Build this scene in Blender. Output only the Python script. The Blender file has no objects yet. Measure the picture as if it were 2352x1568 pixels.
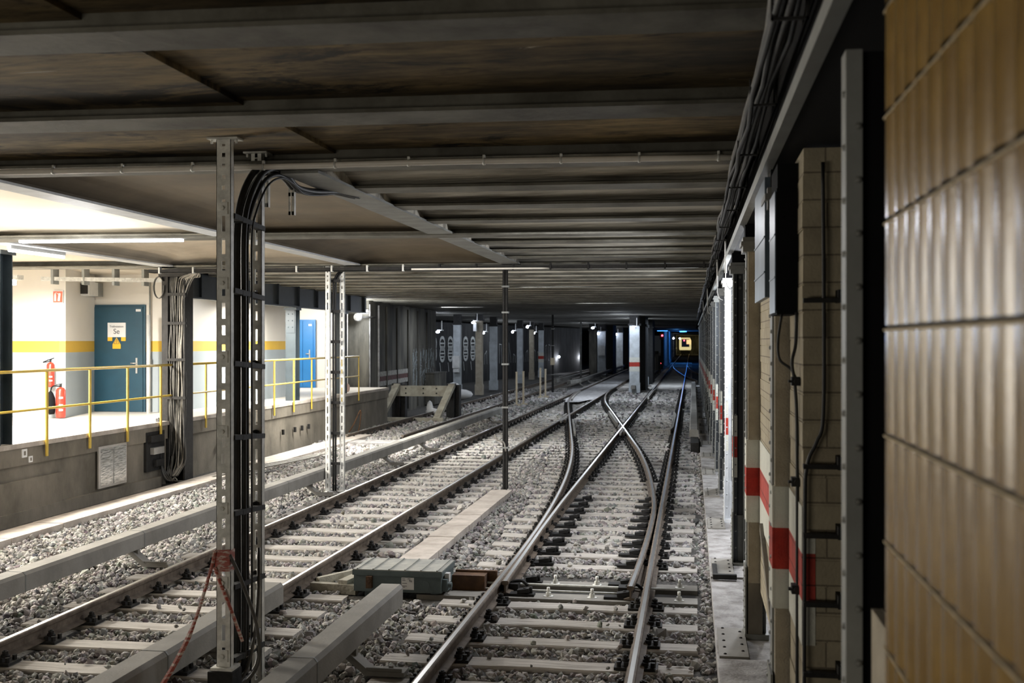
import bpy, math, random
import numpy as np
from mathutils import Vector, Matrix
random.seed(7)
rng = np.random.default_rng(7)
C = bpy.context.scene
COL = C.collection
PI = math.pi

# ------------------------------------------------------------------ camera (X right, Y along the tracks, Z up, rail head at Z=0)
F, H = 2600.0, 2.41
TH = math.atan(412 / F)
ct, st = math.cos(TH), math.sin(TH)
cam_d = bpy.data.cameras.new('camera')
cam_d.sensor_width = 36.0
cam_d.lens = 36.0 * F / 2352
cam_d.clip_start = 0.1
cam_d.clip_end = 600
cam_d.dof.use_dof = True
cam_d.dof.focus_distance = 13.0
cam_d.dof.aperture_fstop = 3.2
cam = bpy.data.objects.new('camera', cam_d)
COL.objects.link(cam)
cam.location = (0, 0, H)
cam.rotation_euler = (PI / 2, 0, TH)
C.camera = cam
C.view_settings.view_transform = 'Standard'
C.view_settings.look = 'None'
C.view_settings.gamma = 1.0
C.view_settings.use_curve_mapping = False
C.view_settings.exposure = 0.0
try:
    C.cycles.use_denoising = True
    C.cycles.max_bounces = 6
    C.cycles.diffuse_bounces = 3
    C.cycles.glossy_bounces = 3
    C.cycles.sample_clamp_indirect = 4
except Exception:
    pass

# ------------------------------------------------------------------ world and the large hidden lamps
W = bpy.data.worlds.new('world')
C.world = W
W.use_nodes = True
W.node_tree.nodes['Background'].inputs[0].default_value = (0.75, 0.85, 1.0, 1)
W.node_tree.nodes['Background'].inputs[1].default_value = 0.012


def area(name, loc, to, sx, sy, power, col=(1, 1, 1)):
    l = bpy.data.lights.new(name, 'AREA')
    l.shape = 'RECTANGLE'
    l.size, l.size_y, l.energy, l.color = sx, sy, power, col
    o = bpy.data.objects.new(name, l)
    COL.objects.link(o)
    o.location = loc
    o.rotation_euler = (Vector(to) - Vector(loc)).to_track_quat('-Z', 'Y').to_euler()
    return o


def bulb(name, loc, power, col=(1, 1, 1), r=0.08):
    l = bpy.data.lights.new(name, 'POINT')
    l.energy, l.color, l.shadow_soft_size = power, col, r
    o = bpy.data.objects.new(name, l)
    COL.objects.link(o)
    o.location = loc
    return o


# lamps of the station the photographer stands in (behind the camera), of the hall to the right, and over the left platform; fill lights added besides
area('station_lamp', (-4.2, -2.6, 1.5), (-4.4, 9, 3.3), 4.0, 1.2, 118, (1.0, 0.92, 0.78))
area('track_fill', (-1.3, 12.75, 3.72), (-1.3, 12.75, 0), 1.4, 0.3, 100, (0.95, 0.96, 1.0))  # fixtureless panels added between the girders to brighten ballast from above
area('track_fill', (-4.6, 17.2, 3.70), (-4.6, 17.2, 0), 1.4, 0.3, 80, (0.97, 0.97, 1.0))
bulb('side_hall_lamp', (1.25, 13.9, 3.0), 400, (0.93, 0.95, 1.0), 0.18)
bulb('side_hall_lamp', (1.35, 20.5, 2.9), 280, (0.88, 0.93, 1.0), 0.18)
area('tunnel_fill_downlight', (-3.2, 26.6, 3.72), (-3.2, 26.6, 0), 1.6, 0.3, 120, (0.86, 0.92, 1.0))  # added panels without fixtures, lifting the far ballast and sleepers
area('tunnel_fill_downlight', (-3.0, 38.3, 3.72), (-3.0, 38.3, 0), 1.6, 0.3, 190, (0.82, 0.90, 1.0))
area('tunnel_fill_downlight', (-3.6, 48.7, 3.72), (-3.6, 48.7, 0), 1.6, 0.3, 260, (0.80, 0.88, 1.0))
area('tunnel_fill_downlight', (-8.6, 42.0, 3.72), (-8.6, 42.0, 0), 1.6, 0.3, 85, (0.86, 0.92, 1.0))
area('tunnel_fill_downlight', (-1.2, 66.0, 3.60), (-1.2, 66.0, 0), 1.6, 0.3, 200, (0.72, 0.84, 1.0))
area('platform_lamp_row', (-11.2, 16.0, 3.45), (-11.2, 16.0, 0), 0.5, 5.0, 1300, (1.0, 0.96, 0.88))
area('platform_lamp_row', (-9.95, 25.5, 3.2), (-10.1, 25.5, 0), 0.4, 7.0, 1200, (1.0, 0.97, 0.90))
area('platform_lamp_row', (-11.0, 11.0, 3.0), (-7.0, 11.8, 1.9), 0.8, 5.0, 1250, (1.0, 0.95, 0.86))
bulb('vault_fill', (-8.6, 10.2, 2.2), 130, (1.0, 0.94, 0.84), 0.4)  # bulb added in place of floor bounce, brightening the cream vault
bulb('vault_fill', (-7.3, 12.6, 3.35), 45, (0.95, 0.97, 1.0), 0.3)  # extra bulb added near the tubes to brighten the vault
area('platform_lamp_row', (-12.2, 32.2, 3.2), (-11.8, 33.5, 1), 0.4, 1.5, 90, (1.0, 0.97, 0.90))


# ------------------------------------------------------------------ materials
def mat(name, col, rough=0.7, metal=0.0, var=0.25, scale=4.0, col2=None, bump=0.0, bscale=40.0, stretch=(1, 1, 1), spec=0.5, detail=6.0, ramp=(0.35, 0.65)):
    m = bpy.data.materials.new(name)
    m.use_nodes = True
    nt = m.node_tree
    b = nt.nodes['Principled BSDF']
    b.inputs['Roughness'].default_value = rough
    b.inputs['Metallic'].default_value = metal
    b.inputs['Specular IOR Level'].default_value = spec
    if col2 is None:
        col2 = tuple(c * (1 - var) for c in col)
    tc = nt.nodes.new('ShaderNodeTexCoord')
    mp = nt.nodes.new('ShaderNodeMapping')
    mp.inputs['Scale'].default_value = stretch
    geo = nt.nodes.new('ShaderNodeNewGeometry')
    nt.links.new(geo.outputs['Position'], mp.inputs['Vector'])
    n = nt.nodes.new('ShaderNodeTexNoise')
    n.inputs['Scale'].default_value = scale
    n.inputs['Detail'].default_value = detail
    n.inputs['Roughness'].default_value = 0.62
    nt.links.new(mp.outputs['Vector'], n.inputs['Vector'])
    r = nt.nodes.new('ShaderNodeValToRGB')
    r.color_ramp.elements[0].position, r.color_ramp.elements[1].position = ramp
    r.color_ramp.elements[0].color = (*col2, 1)
    r.color_ramp.elements[1].color = (*col, 1)
    nt.links.new(n.outputs['Fac'], r.inputs['Fac'])
    nt.links.new(r.outputs['Color'], b.inputs['Base Color'])
    if bump:
        n2 = nt.nodes.new('ShaderNodeTexNoise')
        n2.inputs['Scale'].default_value = bscale
        n2.inputs['Detail'].default_value = 4
        nt.links.new(mp.outputs['Vector'], n2.inputs['Vector'])
        bp = nt.nodes.new('ShaderNodeBump')
        bp.inputs['Strength'].default_value = bump
        bp.inputs['Distance'].default_value = 0.02
        nt.links.new(n2.outputs['Fac'], bp.inputs['Height'])
        nt.links.new(bp.outputs['Normal'], b.inputs['Normal'])
    return m


def emit(name, col, s):
    m = bpy.data.materials.new(name)
    m.use_nodes = True
    b = m.node_tree.nodes['Principled BSDF']
    b.inputs['Base Color'].default_value = (*col, 1)
    b.inputs['Emission Color'].default_value = (*col, 1)
    b.inputs['Emission Strength'].default_value = s
    return m


M = {}
M['slab'] = None
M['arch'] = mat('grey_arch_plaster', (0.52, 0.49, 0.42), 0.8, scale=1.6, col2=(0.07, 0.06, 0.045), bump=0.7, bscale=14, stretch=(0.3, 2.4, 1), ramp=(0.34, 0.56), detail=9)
M['vault'] = mat('cream_vault_paint', (0.72, 0.65, 0.54), 0.75, scale=0.8, col2=(0.62, 0.55, 0.45))
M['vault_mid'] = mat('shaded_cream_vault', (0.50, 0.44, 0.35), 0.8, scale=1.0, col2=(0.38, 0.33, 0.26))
M['arch_dark'] = mat('shade_darkened_arch_plaster', (0.13, 0.125, 0.11), 0.85, scale=1.6, col2=(0.04, 0.038, 0.034), stretch=(0.3, 2.4, 1))  # far ceiling colour darkened to stand for light fading down the tunnel
M['vault_brown'] = mat('dusty_brown_vault', (0.17, 0.135, 0.09), 0.8, scale=1.0, col2=(0.11, 0.088, 0.06))
M['cbeam'] = mat('dusty_painted_girder', (0.16, 0.155, 0.13), 0.75, scale=2.5, col2=(0.07, 0.065, 0.05), bump=0.15, bscale=30)
M['conc'] = mat('raw_concrete', (0.22, 0.195, 0.155), 0.9, scale=1.2, col2=(0.09, 0.08, 0.062), bump=0.25, bscale=25, stretch=(1, 1, 0.6), ramp=(0.3, 0.62))
M['dconc'] = mat('sooty_concrete', (0.13, 0.122, 0.10), 0.9, scale=1.6, col2=(0.03, 0.028, 0.024), bump=0.3, bscale=12, stretch=(1, 1, 0.25), ramp=(0.38, 0.62))
M['floorbed'] = mat('dark_track_bed', (0.085, 0.08, 0.072), 0.95, scale=30, col2=(0.02, 0.018, 0.016), bump=0.6, bscale=20, ramp=(0.4, 0.6))
M['lino'] = mat('pale_platform_floor', (0.72, 0.67, 0.60), 0.4, scale=1.5, var=0.08)
M['sleeper'] = mat('weathered_sleeper_wood', (0.50, 0.47, 0.43), 0.85, scale=3, col2=(0.24, 0.22, 0.19), bump=0.5, bscale=18, stretch=(0.6, 9, 2), ramp=(0.3, 0.6))
M['railside'] = mat('brown_rail_steel', (0.15, 0.12, 0.092), 0.75, spec=0.3, scale=9, col2=(0.07, 0.052, 0.038), bump=0.1)
M['railtop'] = mat('polished_rail_head', (0.62, 0.62, 0.60), 0.30, metal=1.0, scale=6, var=0.2, stretch=(4, 0.3, 1))
M['steeldk'] = mat('black_grimy_steel', (0.022, 0.021, 0.020), 0.7, spec=0.3, scale=12, var=0.5, bump=0.15)
M['cover'] = mat('dusty_grey_cover', (0.27, 0.258, 0.23), 0.75, scale=2.0, col2=(0.18, 0.17, 0.15), stretch=(1, 1, 1), bump=0.12, bscale=50)
M['trough'] = mat('concrete_trough_lid', (0.50, 0.45, 0.40), 0.9, scale=3.5, col2=(0.33, 0.29, 0.25), bump=0.3, bscale=60)
M['galv'] = mat('galvanised_steel', (0.85, 0.85, 0.80), 0.5, metal=0.05, scale=14, var=0.35, bump=0.05)
M['cable'] = mat('black_cable_sheath', (0.010, 0.010, 0.010), 0.55, scale=10, var=0.3)
M['gcable'] = mat('grey_cable_sheath', (0.33, 0.31, 0.27), 0.5, scale=10, var=0.4)
M['ccable'] = mat('dusty_cable_sheath', (0.10, 0.095, 0.085), 0.5, scale=10, var=0.5)
M['conduit'] = mat('pale_conduit_plastic', (0.85, 0.81, 0.74), 0.4, scale=5, var=0.12)
M['steelcol'] = mat('grey_painted_steel', (0.24, 0.25, 0.24), 0.5, scale=5, col2=(0.20, 0.205, 0.195), bump=0.06)
M['steelwhite'] = mat('pale_paint_and_lit_steel', (0.66, 0.68, 0.70), 0.5, scale=5, col2=(0.50, 0.52, 0.53), bump=0.06)
M['girder'] = mat('dull_grey_girder_paint', (0.22, 0.225, 0.21), 0.55, scale=4, col2=(0.13, 0.13, 0.12), bump=0.05)
M['plaster'] = mat('rough_cream_plaster', (0.42, 0.37, 0.29), 0.9, scale=6, col2=(0.32, 0.28, 0.21), bump=0.6, bscale=90)
M['red'] = mat('red_warning_paint', (0.42, 0.035, 0.018), 0.75, scale=12, col2=(0.30, 0.025, 0.015), bump=0.4, bscale=90)
M['white'] = mat('white_warning_paint', (0.60, 0.60, 0.53), 0.8, scale=10, var=0.12, bump=0.4, bscale=90)
M['fascia'] = mat('black_blue_paint_and_web_shade', (0.022, 0.028, 0.034), 0.45, scale=4, var=0.4)
M['pcolumn'] = mat('blue_grey_column_paint', (0.030, 0.042, 0.050), 0.4, scale=4, var=0.3)
M['yellow'] = mat('yellow_rail_paint', (0.66, 0.46, 0.07), 0.4, scale=8, var=0.2)
M['wallwhite'] = mat('cream_wall_paint', (0.80, 0.76, 0.69), 0.7, scale=1, var=0.05)
M['wallyellow'] = mat('yellow_stripe_paint', (0.68, 0.43, 0.05), 0.6, scale=2, var=0.08)
M['wallgrey'] = mat('grey_blue_wall_paint', (0.37, 0.42, 0.45), 0.6, scale=1, var=0.08)
M['doorblue'] = mat('petrol_door_paint', (0.012, 0.055, 0.088), 0.45, scale=5, var=0.15)
M['brightblue'] = mat('bright_blue_door_paint', (0.02, 0.20, 0.52), 0.4, scale=3, var=0.1)
M['metal'] = mat('brushed_metal', (0.65, 0.63, 0.60), 0.35, metal=0.7, scale=20, var=0.1)
M['sign'] = mat('white_sign_enamel', (0.75, 0.74, 0.72), 0.4, scale=3, var=0.04)
M['signyellow'] = mat('yellow_sign_enamel', (0.72, 0.42, 0.03), 0.4, scale=3, var=0.04)
M['ink'] = mat('dark_ink', (0.04, 0.04, 0.045), 0.6, scale=3, var=0.04)
M['extred'] = mat('red_extinguisher_paint', (0.62, 0.035, 0.02), 0.3, scale=3, var=0.1)
M['signred'] = mat('red_sign_enamel', (0.75, 0.12, 0.07), 0.5, scale=3, var=0.05)
M['machine'] = mat('grey_green_machine_paint', (0.10, 0.13, 0.132), 0.6, scale=5, col2=(0.075, 0.10, 0.10), bump=0.12, bscale=80)
M['lid'] = mat('dusty_machine_lid', (0.36, 0.35, 0.31), 0.7, scale=5, col2=(0.22, 0.23, 0.21), bump=0.12, bscale=80)
M['rust'] = mat('orange_brown_rust', (0.13, 0.065, 0.028), 0.85, scale=8, col2=(0.06, 0.03, 0.015), bump=0.3)
M['timber'] = mat('dusty_timber', (0.38, 0.36, 0.29), 0.85, scale=3, col2=(0.22, 0.20, 0.16), bump=0.3, stretch=(1, 1, 1))
M['tape'] = mat('red_barrier_tape', (0.36, 0.075, 0.05), 0.4, scale=28, col2=(0.62, 0.52, 0.46), ramp=(0.42, 0.52), stretch=(0.6, 0.6, 2))
M['box'] = mat('black_paint_and_gap_shade', (0.004, 0.004, 0.005), 0.8, spec=0.15, scale=5, var=0.3)
M['boxside'] = mat('blue_grey_cabinet_side', (0.13, 0.17, 0.21), 0.35, scale=2.5, col2=(0.05, 0.075, 0.10), stretch=(1, 1, 0.5))
M['ledge'] = mat('concrete_ledge', (0.40, 0.39, 0.385), 0.85, scale=5, col2=(0.20, 0.19, 0.18), bump=0.35, bscale=40, ramp=(0.35, 0.6))
M['beige'] = mat('beige_marker_paint', (0.52, 0.44, 0.31), 0.6, scale=6, var=0.2)
M['graf'] = mat('pale_spray_paint', (0.42, 0.47, 0.48), 0.7, scale=30, var=0.6, ramp=(0.45, 0.6))
M['wine'] = mat('faded_wine_paint', (0.11, 0.035, 0.03), 0.8, scale=12, var=0.6, ramp=(0.4, 0.6))
M['wornwhite'] = mat('worn_white_paint', (0.36, 0.35, 0.32), 0.8, scale=12, var=0.6, ramp=(0.35, 0.55))
M['black_wall'] = mat('near_black_wall', (0.035, 0.036, 0.036), 0.9, scale=2.5, col2=(0.008, 0.008, 0.009), bump=0.3, bscale=10, stretch=(1, 1, 0.3))  # far wall tone set close to black
M['grafw'] = mat('white_spray_paint', (0.62, 0.64, 0.62), 0.7, scale=3, var=0.3)
M['graycol'] = mat('pale_grey_column_paint', (0.50, 0.54, 0.56), 0.7, scale=3, col2=(0.36, 0.38, 0.39), bump=0.15)
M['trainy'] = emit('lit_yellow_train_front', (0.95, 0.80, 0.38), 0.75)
M['glasswarm'] = emit('lit_cab_window', (1.0, 0.62, 0.28), 1.2)
M['darkglass'] = mat('dark_windscreen', (0.02, 0.02, 0.025), 0.2, scale=3)
M['tube'] = emit('lit_fluorescent_tube', (0.93, 0.96, 1.0), 14)
M['tube_soft'] = emit('lit_fluorescent_diffuser', (0.95, 0.97, 1.0), 5)
M['led'] = emit('lit_cold_bulb', (0.72, 0.80, 1.0), 45)
M['blue'] = emit('lit_blue_tube', (0.06, 0.30, 1.0), 5)
M['redlight'] = emit('lit_red_lens', (1.0, 0.08, 0.12), 8)
M['lampwhite'] = mat('lamp_housing', (0.7, 0.7, 0.68), 0.5, scale=3)


def brick_mat(name, c1, c2, mortar, bump=1.0, sx=1.0):
    m = bpy.data.materials.new(name)
    m.use_nodes = True
    nt = m.node_tree
    b = nt.nodes['Principled BSDF']
    b.inputs['Roughness'].default_value = 0.85
    geo = nt.nodes.new('ShaderNodeNewGeometry')
    sep = nt.nodes.new('ShaderNodeSeparateXYZ')
    add = nt.nodes.new('ShaderNodeMath')
    com = nt.nodes.new('ShaderNodeCombineXYZ')
    nt.links.new(geo.outputs['Position'], sep.inputs[0])
    nt.links.new(sep.outputs['X'], add.inputs[0])
    nt.links.new(sep.outputs['Y'], add.inputs[1])
    nt.links.new(add.outputs[0], com.inputs['X'])
    nt.links.new(sep.outputs['Z'], com.inputs['Y'])
    br = nt.nodes.new('ShaderNodeTexBrick')
    br.inputs['Color1'].default_value = (*c1, 1)
    br.inputs['Color2'].default_value = (*c2, 1)
    br.inputs['Mortar'].default_value = (*mortar, 1)
    br.inputs['Scale'].default_value = 1.0
    br.inputs['Mortar Size'].default_value = 0.004
    br.inputs['Mortar Smooth'].default_value = 0.3
    br.inputs['Brick Width'].default_value = 0.26 * sx
    br.inputs['Row Height'].default_value = 0.135
    nt.links.new(com.outputs[0], br.inputs['Vector'])
    n = nt.nodes.new('ShaderNodeTexNoise')
    n.inputs['Scale'].default_value = 7
    n.inputs['Detail'].default_value = 6
    nt.links.new(geo.outputs['Position'], n.inputs['Vector'])
    mx = nt.nodes.new('ShaderNodeMixRGB')
    mx.blend_type = 'MULTIPLY'
    mx.inputs[0].default_value = 0.55
    nt.links.new(br.outputs['Color'], mx.inputs[1])
    nt.links.new(n.outputs['Fac'], mx.inputs[2])
    nt.links.new(mx.outputs[0], b.inputs['Base Color'])
    bp = nt.nodes.new('ShaderNodeBump')
    bp.invert = True
    bp.inputs['Distance'].default_value = 0.012
    bp.inputs['Strength'].default_value = bump
    nt.links.new(br.outputs['Fac'], bp.inputs['Height'])
    n3 = nt.nodes.new('ShaderNodeTexNoise')
    n3.inputs['Scale'].default_value = 60
    nt.links.new(geo.outputs['Position'], n3.inputs['Vector'])
    b2 = nt.nodes.new('ShaderNodeBump')
    b2.inputs['Distance'].default_value = 0.01
    b2.inputs['Strength'].default_value = 0.4
    nt.links.new(n3.outputs['Fac'], b2.inputs['Height'])
    nt.links.new(bp.outputs['Normal'], b2.inputs['Normal'])
    nt.links.new(b2.outputs['Normal'], b.inputs['Normal'])
    return m


def slab_mat():
    m = bpy.data.materials.new('stained_ceiling_plaster')
    m.use_nodes = True
    nt = m.node_tree
    L = nt.links.new
    b = nt.nodes['Principled BSDF']
    b.inputs['Roughness'].default_value = 0.85
    geo = nt.nodes.new('ShaderNodeNewGeometry')
    def noise(scale, detail, stretch, rough=0.6, dist=0.0):
        mp = nt.nodes.new('ShaderNodeMapping')
        mp.inputs['Scale'].default_value = stretch
        L(geo.outputs['Position'], mp.inputs['Vector'])
        n = nt.nodes.new('ShaderNodeTexNoise')
        n.inputs['Scale'].default_value = scale
        n.inputs['Detail'].default_value = detail
        n.inputs['Roughness'].default_value = rough
        n.inputs['Distortion'].default_value = dist
        L(mp.outputs['Vector'], n.inputs['Vector'])
        return n.outputs['Fac']
    def ramp(fac, p0, c0, p1, c1):
        r = nt.nodes.new('ShaderNodeValToRGB')
        r.color_ramp.elements[0].position, r.color_ramp.elements[1].position = p0, p1
        r.color_ramp.elements[0].color, r.color_ramp.elements[1].color = (*c0, 1), (*c1, 1)
        L(fac, r.inputs['Fac'])
        return r.outputs['Color']
    def mix(kind, f, a, c):
        x = nt.nodes.new('ShaderNodeMixRGB')
        x.blend_type = kind
        if isinstance(f, float): x.inputs[0].default_value = f
        else: L(f, x.inputs[0])
        for k, v in ((1, a), (2, c)):
            if isinstance(v, tuple): x.inputs[k].default_value = (*v, 1)
            else: L(v, x.inputs[k])
        return x.outputs[0]
    big = ramp(noise(0.9, 5, (0.7, 1.5, 1)), 0.36, (0.055, 0.042, 0.024), 0.60, (0.29, 0.21, 0.10))
    fine = ramp(noise(7, 12, (0.35, 1.5, 1), 0.72), 0.36, (0.25, 0.25, 0.25), 0.58, (1, 1, 1))
    c = mix('MULTIPLY', 0.9, big, fine)
    stain = ramp(noise(1.7, 9, (0.6, 1.3, 1), 0.7, 0.6), 0.40, (0.0, 0.0, 0.0), 0.47, (1, 1, 1))
    c = mix('MIX', stain, (0.022, 0.018, 0.012), c)
    flake = ramp(noise(3.2, 8, (0.35, 1.8, 1), 0.6, 0.8), 0.685, (0, 0, 0), 0.70, (1, 1, 1))
    c = mix('MIX', flake, c, (0.42, 0.38, 0.30))
    L(c, b.inputs['Base Color'])
    bp = nt.nodes.new('ShaderNodeBump')
    bp.inputs['Strength'].default_value = 0.6
    bp.inputs['Distance'].default_value = 0.02
    L(noise(11, 8, (0.5, 1.6, 1), 0.7), bp.inputs['Height'])
    L(bp.outputs['Normal'], b.inputs['Normal'])
    return m


M['slab'] = slab_mat()
M['brick'] = brick_mat('cream_painted_brick', (0.47, 0.41, 0.29), (0.42, 0.36, 0.25), (0.24, 0.20, 0.14))
M['brickred'] = brick_mat('red_painted_brick', (0.55, 0.07, 0.05), (0.50, 0.06, 0.04), (0.2, 0.03, 0.02))


def tile_mat():
    m = bpy.data.materials.new('ochre_glazed_tile')
    m.use_nodes = True
    nt = m.node_tree
    b = nt.nodes['Principled BSDF']
    b.inputs['Roughness'].default_value = 0.24
    geo = nt.nodes.new('ShaderNodeNewGeometry')
    n = nt.nodes.new('ShaderNodeTexNoise')
    n.inputs['Scale'].default_value = 9
    n.inputs['Detail'].default_value = 8
    nt.links.new(geo.outputs['Position'], n.inputs['Vector'])
    r = nt.nodes.new('ShaderNodeValToRGB')
    r.color_ramp.elements[0].position = 0.3
    r.color_ramp.elements[1].position = 0.7
    r.color_ramp.elements[0].color = (0.155, 0.088, 0.014, 1)
    r.color_ramp.elements[1].color = (0.235, 0.140, 0.026, 1)
    nt.links.new(n.outputs['Fac'], r.inputs['Fac'])
    nt.links.new(r.outputs['Color'], b.inputs['Base Color'])
    n2 = nt.nodes.new('ShaderNodeTexNoise')
    n2.inputs['Scale'].default_value = 120
    nt.links.new(geo.outputs['Position'], n2.inputs['Vector'])
    bp = nt.nodes.new('ShaderNodeBump')
    bp.inputs['Distance'].default_value = 0.003
    bp.inputs['Strength'].default_value = 0.12
    nt.links.new(n2.outputs['Fac'], bp.inputs['Height'])
    nt.links.new(bp.outputs['Normal'], b.inputs['Normal'])
    return m


M['tile'] = tile_mat()
M['grout'] = mat('pale_grout', (0.45, 0.36, 0.22), 0.8, scale=10)


def stone_mat():
    m = bpy.data.materials.new('crushed_stone')
    m.use_nodes = True
    nt = m.node_tree
    b = nt.nodes['Principled BSDF']
    b.inputs['Roughness'].default_value = 0.85
    a = nt.nodes.new('ShaderNodeAttribute')
    a.attribute_name = 'tone'
    geo = nt.nodes.new('ShaderNodeNewGeometry')
    n = nt.nodes.new('ShaderNodeTexNoise')
    n.inputs['Scale'].default_value = 25
    n.inputs['Detail'].default_value = 5
    nt.links.new(geo.outputs['Position'], n.inputs['Vector'])
    mx = nt.nodes.new('ShaderNodeMixRGB')
    mx.blend_type = 'MULTIPLY'
    mx.inputs[0].default_value = 0.5
    nt.links.new(a.outputs['Color'], mx.inputs[1])
    nt.links.new(n.outputs['Fac'], mx.inputs[2])
    nt.links.new(mx.outputs[0], b.inputs['Base Color'])
    return m


M['stone'] = stone_mat()


# ------------------------------------------------------------------ mesh building
class MB:
    def __init__(self):
        self.v, self.f, self.m, self.s = [], [], [], []

    def face(self, pts, mi=0, smooth=False):
        i = len(self.v)
        self.v += [tuple(p) for p in pts]
        self.f.append(tuple(range(i, i + len(pts))))
        self.m.append(mi)
        self.s.append(smooth)

    def box(self, x0, x1, y0, y1, z0, z1, mi=0):
        if x0 > x1: x0, x1 = x1, x0
        if y0 > y1: y0, y1 = y1, y0
        if z0 > z1: z0, z1 = z1, z0
        i = len(self.v)
        self.v += [(x, y, z) for z in (z0, z1) for y in (y0, y1) for x in (x0, x1)]
        for q in ((0, 2, 3, 1), (4, 5, 7, 6), (0, 1, 5, 4), (2, 6, 7, 3), (0, 4, 6, 2), (1, 3, 7, 5)):
            self.f.append(tuple(i + k for k in q))
            self.m.append(mi)
            self.s.append(False)

    def bar(self, a, b, w, h, up=(0, 0, 1), mi=0):
        """rectangular bar between two points, w across, h along up"""
        a, b = Vector(a), Vector(b)
        d = (b - a).normalized()
        u = Vector(up)
        s = d.cross(u)
        if s.length < 1e-4:
            s = d.cross(Vector((1, 0, 0)))
        s.normalize()
        u = s.cross(d).normalized()
        i = len(self.v)
        for p in (a, b):
            for du, ds in ((-1, -1), (-1, 1), (1, 1), (1, -1)):
                self.v.append(tuple(p + s * ds * w / 2 + u * du * h / 2))
        for q in ((0, 1, 2, 3), (7, 6, 5, 4), (0, 4, 5, 1), (1, 5, 6, 2), (2, 6, 7, 3), (3, 7, 4, 0)):
            self.f.append(tuple(i + k for k in q))
            self.m.append(mi)
            self.s.append(False)

    def tube(self, pts, r, n=8, mi=0, cap=True, smooth=True):
        pts = [Vector(p) for p in pts]
        rr = r if isinstance(r, (list, tuple)) else [r] * len(pts)
        i0 = len(self.v)
        nrm = None
        for k, p in enumerate(pts):
            if k == 0: d = pts[1] - pts[0]
            elif k == len(pts) - 1: d = pts[-1] - pts[-2]
            else: d = (pts[k + 1] - pts[k]).normalized() + (pts[k] - pts[k - 1]).normalized()
            d.normalize()
            if nrm is None:
                nrm = d.cross(Vector((0, 0, 1)))
                if nrm.length < 1e-3: nrm = d.cross(Vector((0, 1, 0)))
            nrm = (nrm - d * nrm.dot(d)).normalized()
            b = d.cross(nrm)
            for j in range(n):
                a = 2 * PI * j / n
                self.v.append(tuple(p + (nrm * math.cos(a) + b * math.sin(a)) * rr[k]))
        for k in range(len(pts) - 1):
            for j in range(n):
                q = i0 + k * n
                self.f.append((q + j, q + (j + 1) % n, q + n + (j + 1) % n, q + n + j))
                self.m.append(mi)
                self.s.append(smooth)
        if cap:
            self.f.append(tuple(i0 + j for j in range(n))[::-1]); self.m.append(mi); self.s.append(False)
            e = i0 + (len(pts) - 1) * n
            self.f.append(tuple(e + j for j in range(n))); self.m.append(mi); self.s.append(False)

    def sweep(self, path, prof, mis=None, smooth=False):
        """profile (side, z) carried along a horizontal path; side is to the right of travel"""
        n = len(prof)
        i0 = len(self.v)
        P = [Vector((p[0], p[1], p[2] if len(p) > 2 else 0)) for p in path]
        for k, p in enumerate(P):
            if k == 0: d = P[1] - P[0]
            elif k == len(P) - 1: d = P[-1] - P[-2]
            else: d = P[k + 1] - P[k - 1]
            s = Vector((d.y, -d.x, 0)).normalized()
            for (a, z) in prof:
                self.v.append((p.x + s.x * a, p.y + s.y * a, p.z + z))
        for k in range(len(P) - 1):
            for j in range(n):
                q = i0 + k * n
                self.f.append((q + j, q + n + j, q + n + (j + 1) % n, q + (j + 1) % n))
                self.m.append(mis[j] if mis else 0)
                self.s.append(smooth)
        self.f.append(tuple(i0 + j for j in range(n))); self.m.append(mis[-1] if mis else 0); self.s.append(False)
        e = i0 + (len(P) - 1) * n
        self.f.append(tuple(e + j for j in range(n))[::-1]); self.m.append(mis[-1] if mis else 0); self.s.append(False)

    def ball(self, c, r, n=10, mi=0, sq=(1, 1, 1), half=False):
        i0 = len(self.v)
        rings = max(4, n // 2)
        lo = 0
        for k in range(1, rings):
            t = PI * k / rings
            for j in range(n):
                a = 2 * PI * j / n
                self.v.append((c[0] + r * sq[0] * math.sin(t) * math.cos(a), c[1] + r * sq[1] * math.sin(t) * math.sin(a), c[2] + r * sq[2] * math.cos(t)))
        self.v.append((c[0], c[1], c[2] + r * sq[2]))
        self.v.append((c[0], c[1], c[2] - r * sq[2]))
        T, B = len(self.v) - 2, len(self.v) - 1
        for k in range(rings - 2):
            for j in range(n):
                q = i0 + k * n
                self.f.append((q + j, q + n + j, q + n + (j + 1) % n, q + (j + 1) % n)); self.m.append(mi); self.s.append(True)
        for j in range(n):
            self.f.append((T, i0 + j, i0 + (j + 1) % n)); self.m.append(mi); self.s.append(True)
            e = i0 + (rings - 2) * n
            self.f.append((B, e + (j + 1) % n, e + j)); self.m.append(mi); self.s.append(True)

    def rivet(self, c, r, ax=0, sg=-1, mi=0):
        """low dome standing on a face whose normal is sg along axis ax"""
        i0 = len(self.v)
        n = 6
        o = [k for k in range(3) if k != ax]
        for (rr, h) in ((1.0, 0.0), (0.72, 0.55)):
            for j in range(n):
                a = 2 * PI * j / n
                p = [0, 0, 0]
                p[ax] = c[ax] + sg * r * h
                p[o[0]] = c[o[0]] + r * rr * math.cos(a)
                p[o[1]] = c[o[1]] + r * rr * math.sin(a)
                self.v.append(tuple(p))
        p = list(c)
        p[ax] += sg * r * 0.75
        self.v.append(tuple(p))
        for j in range(n):
            self.f.append((i0 + j, i0 + (j + 1) % n, i0 + n + (j + 1) % n, i0 + n + j)); self.m.append(mi); self.s.append(True)
            self.f.append((i0 + n + j, i0 + n + (j + 1) % n, i0 + 2 * n)); self.m.append(mi); self.s.append(True)

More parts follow.
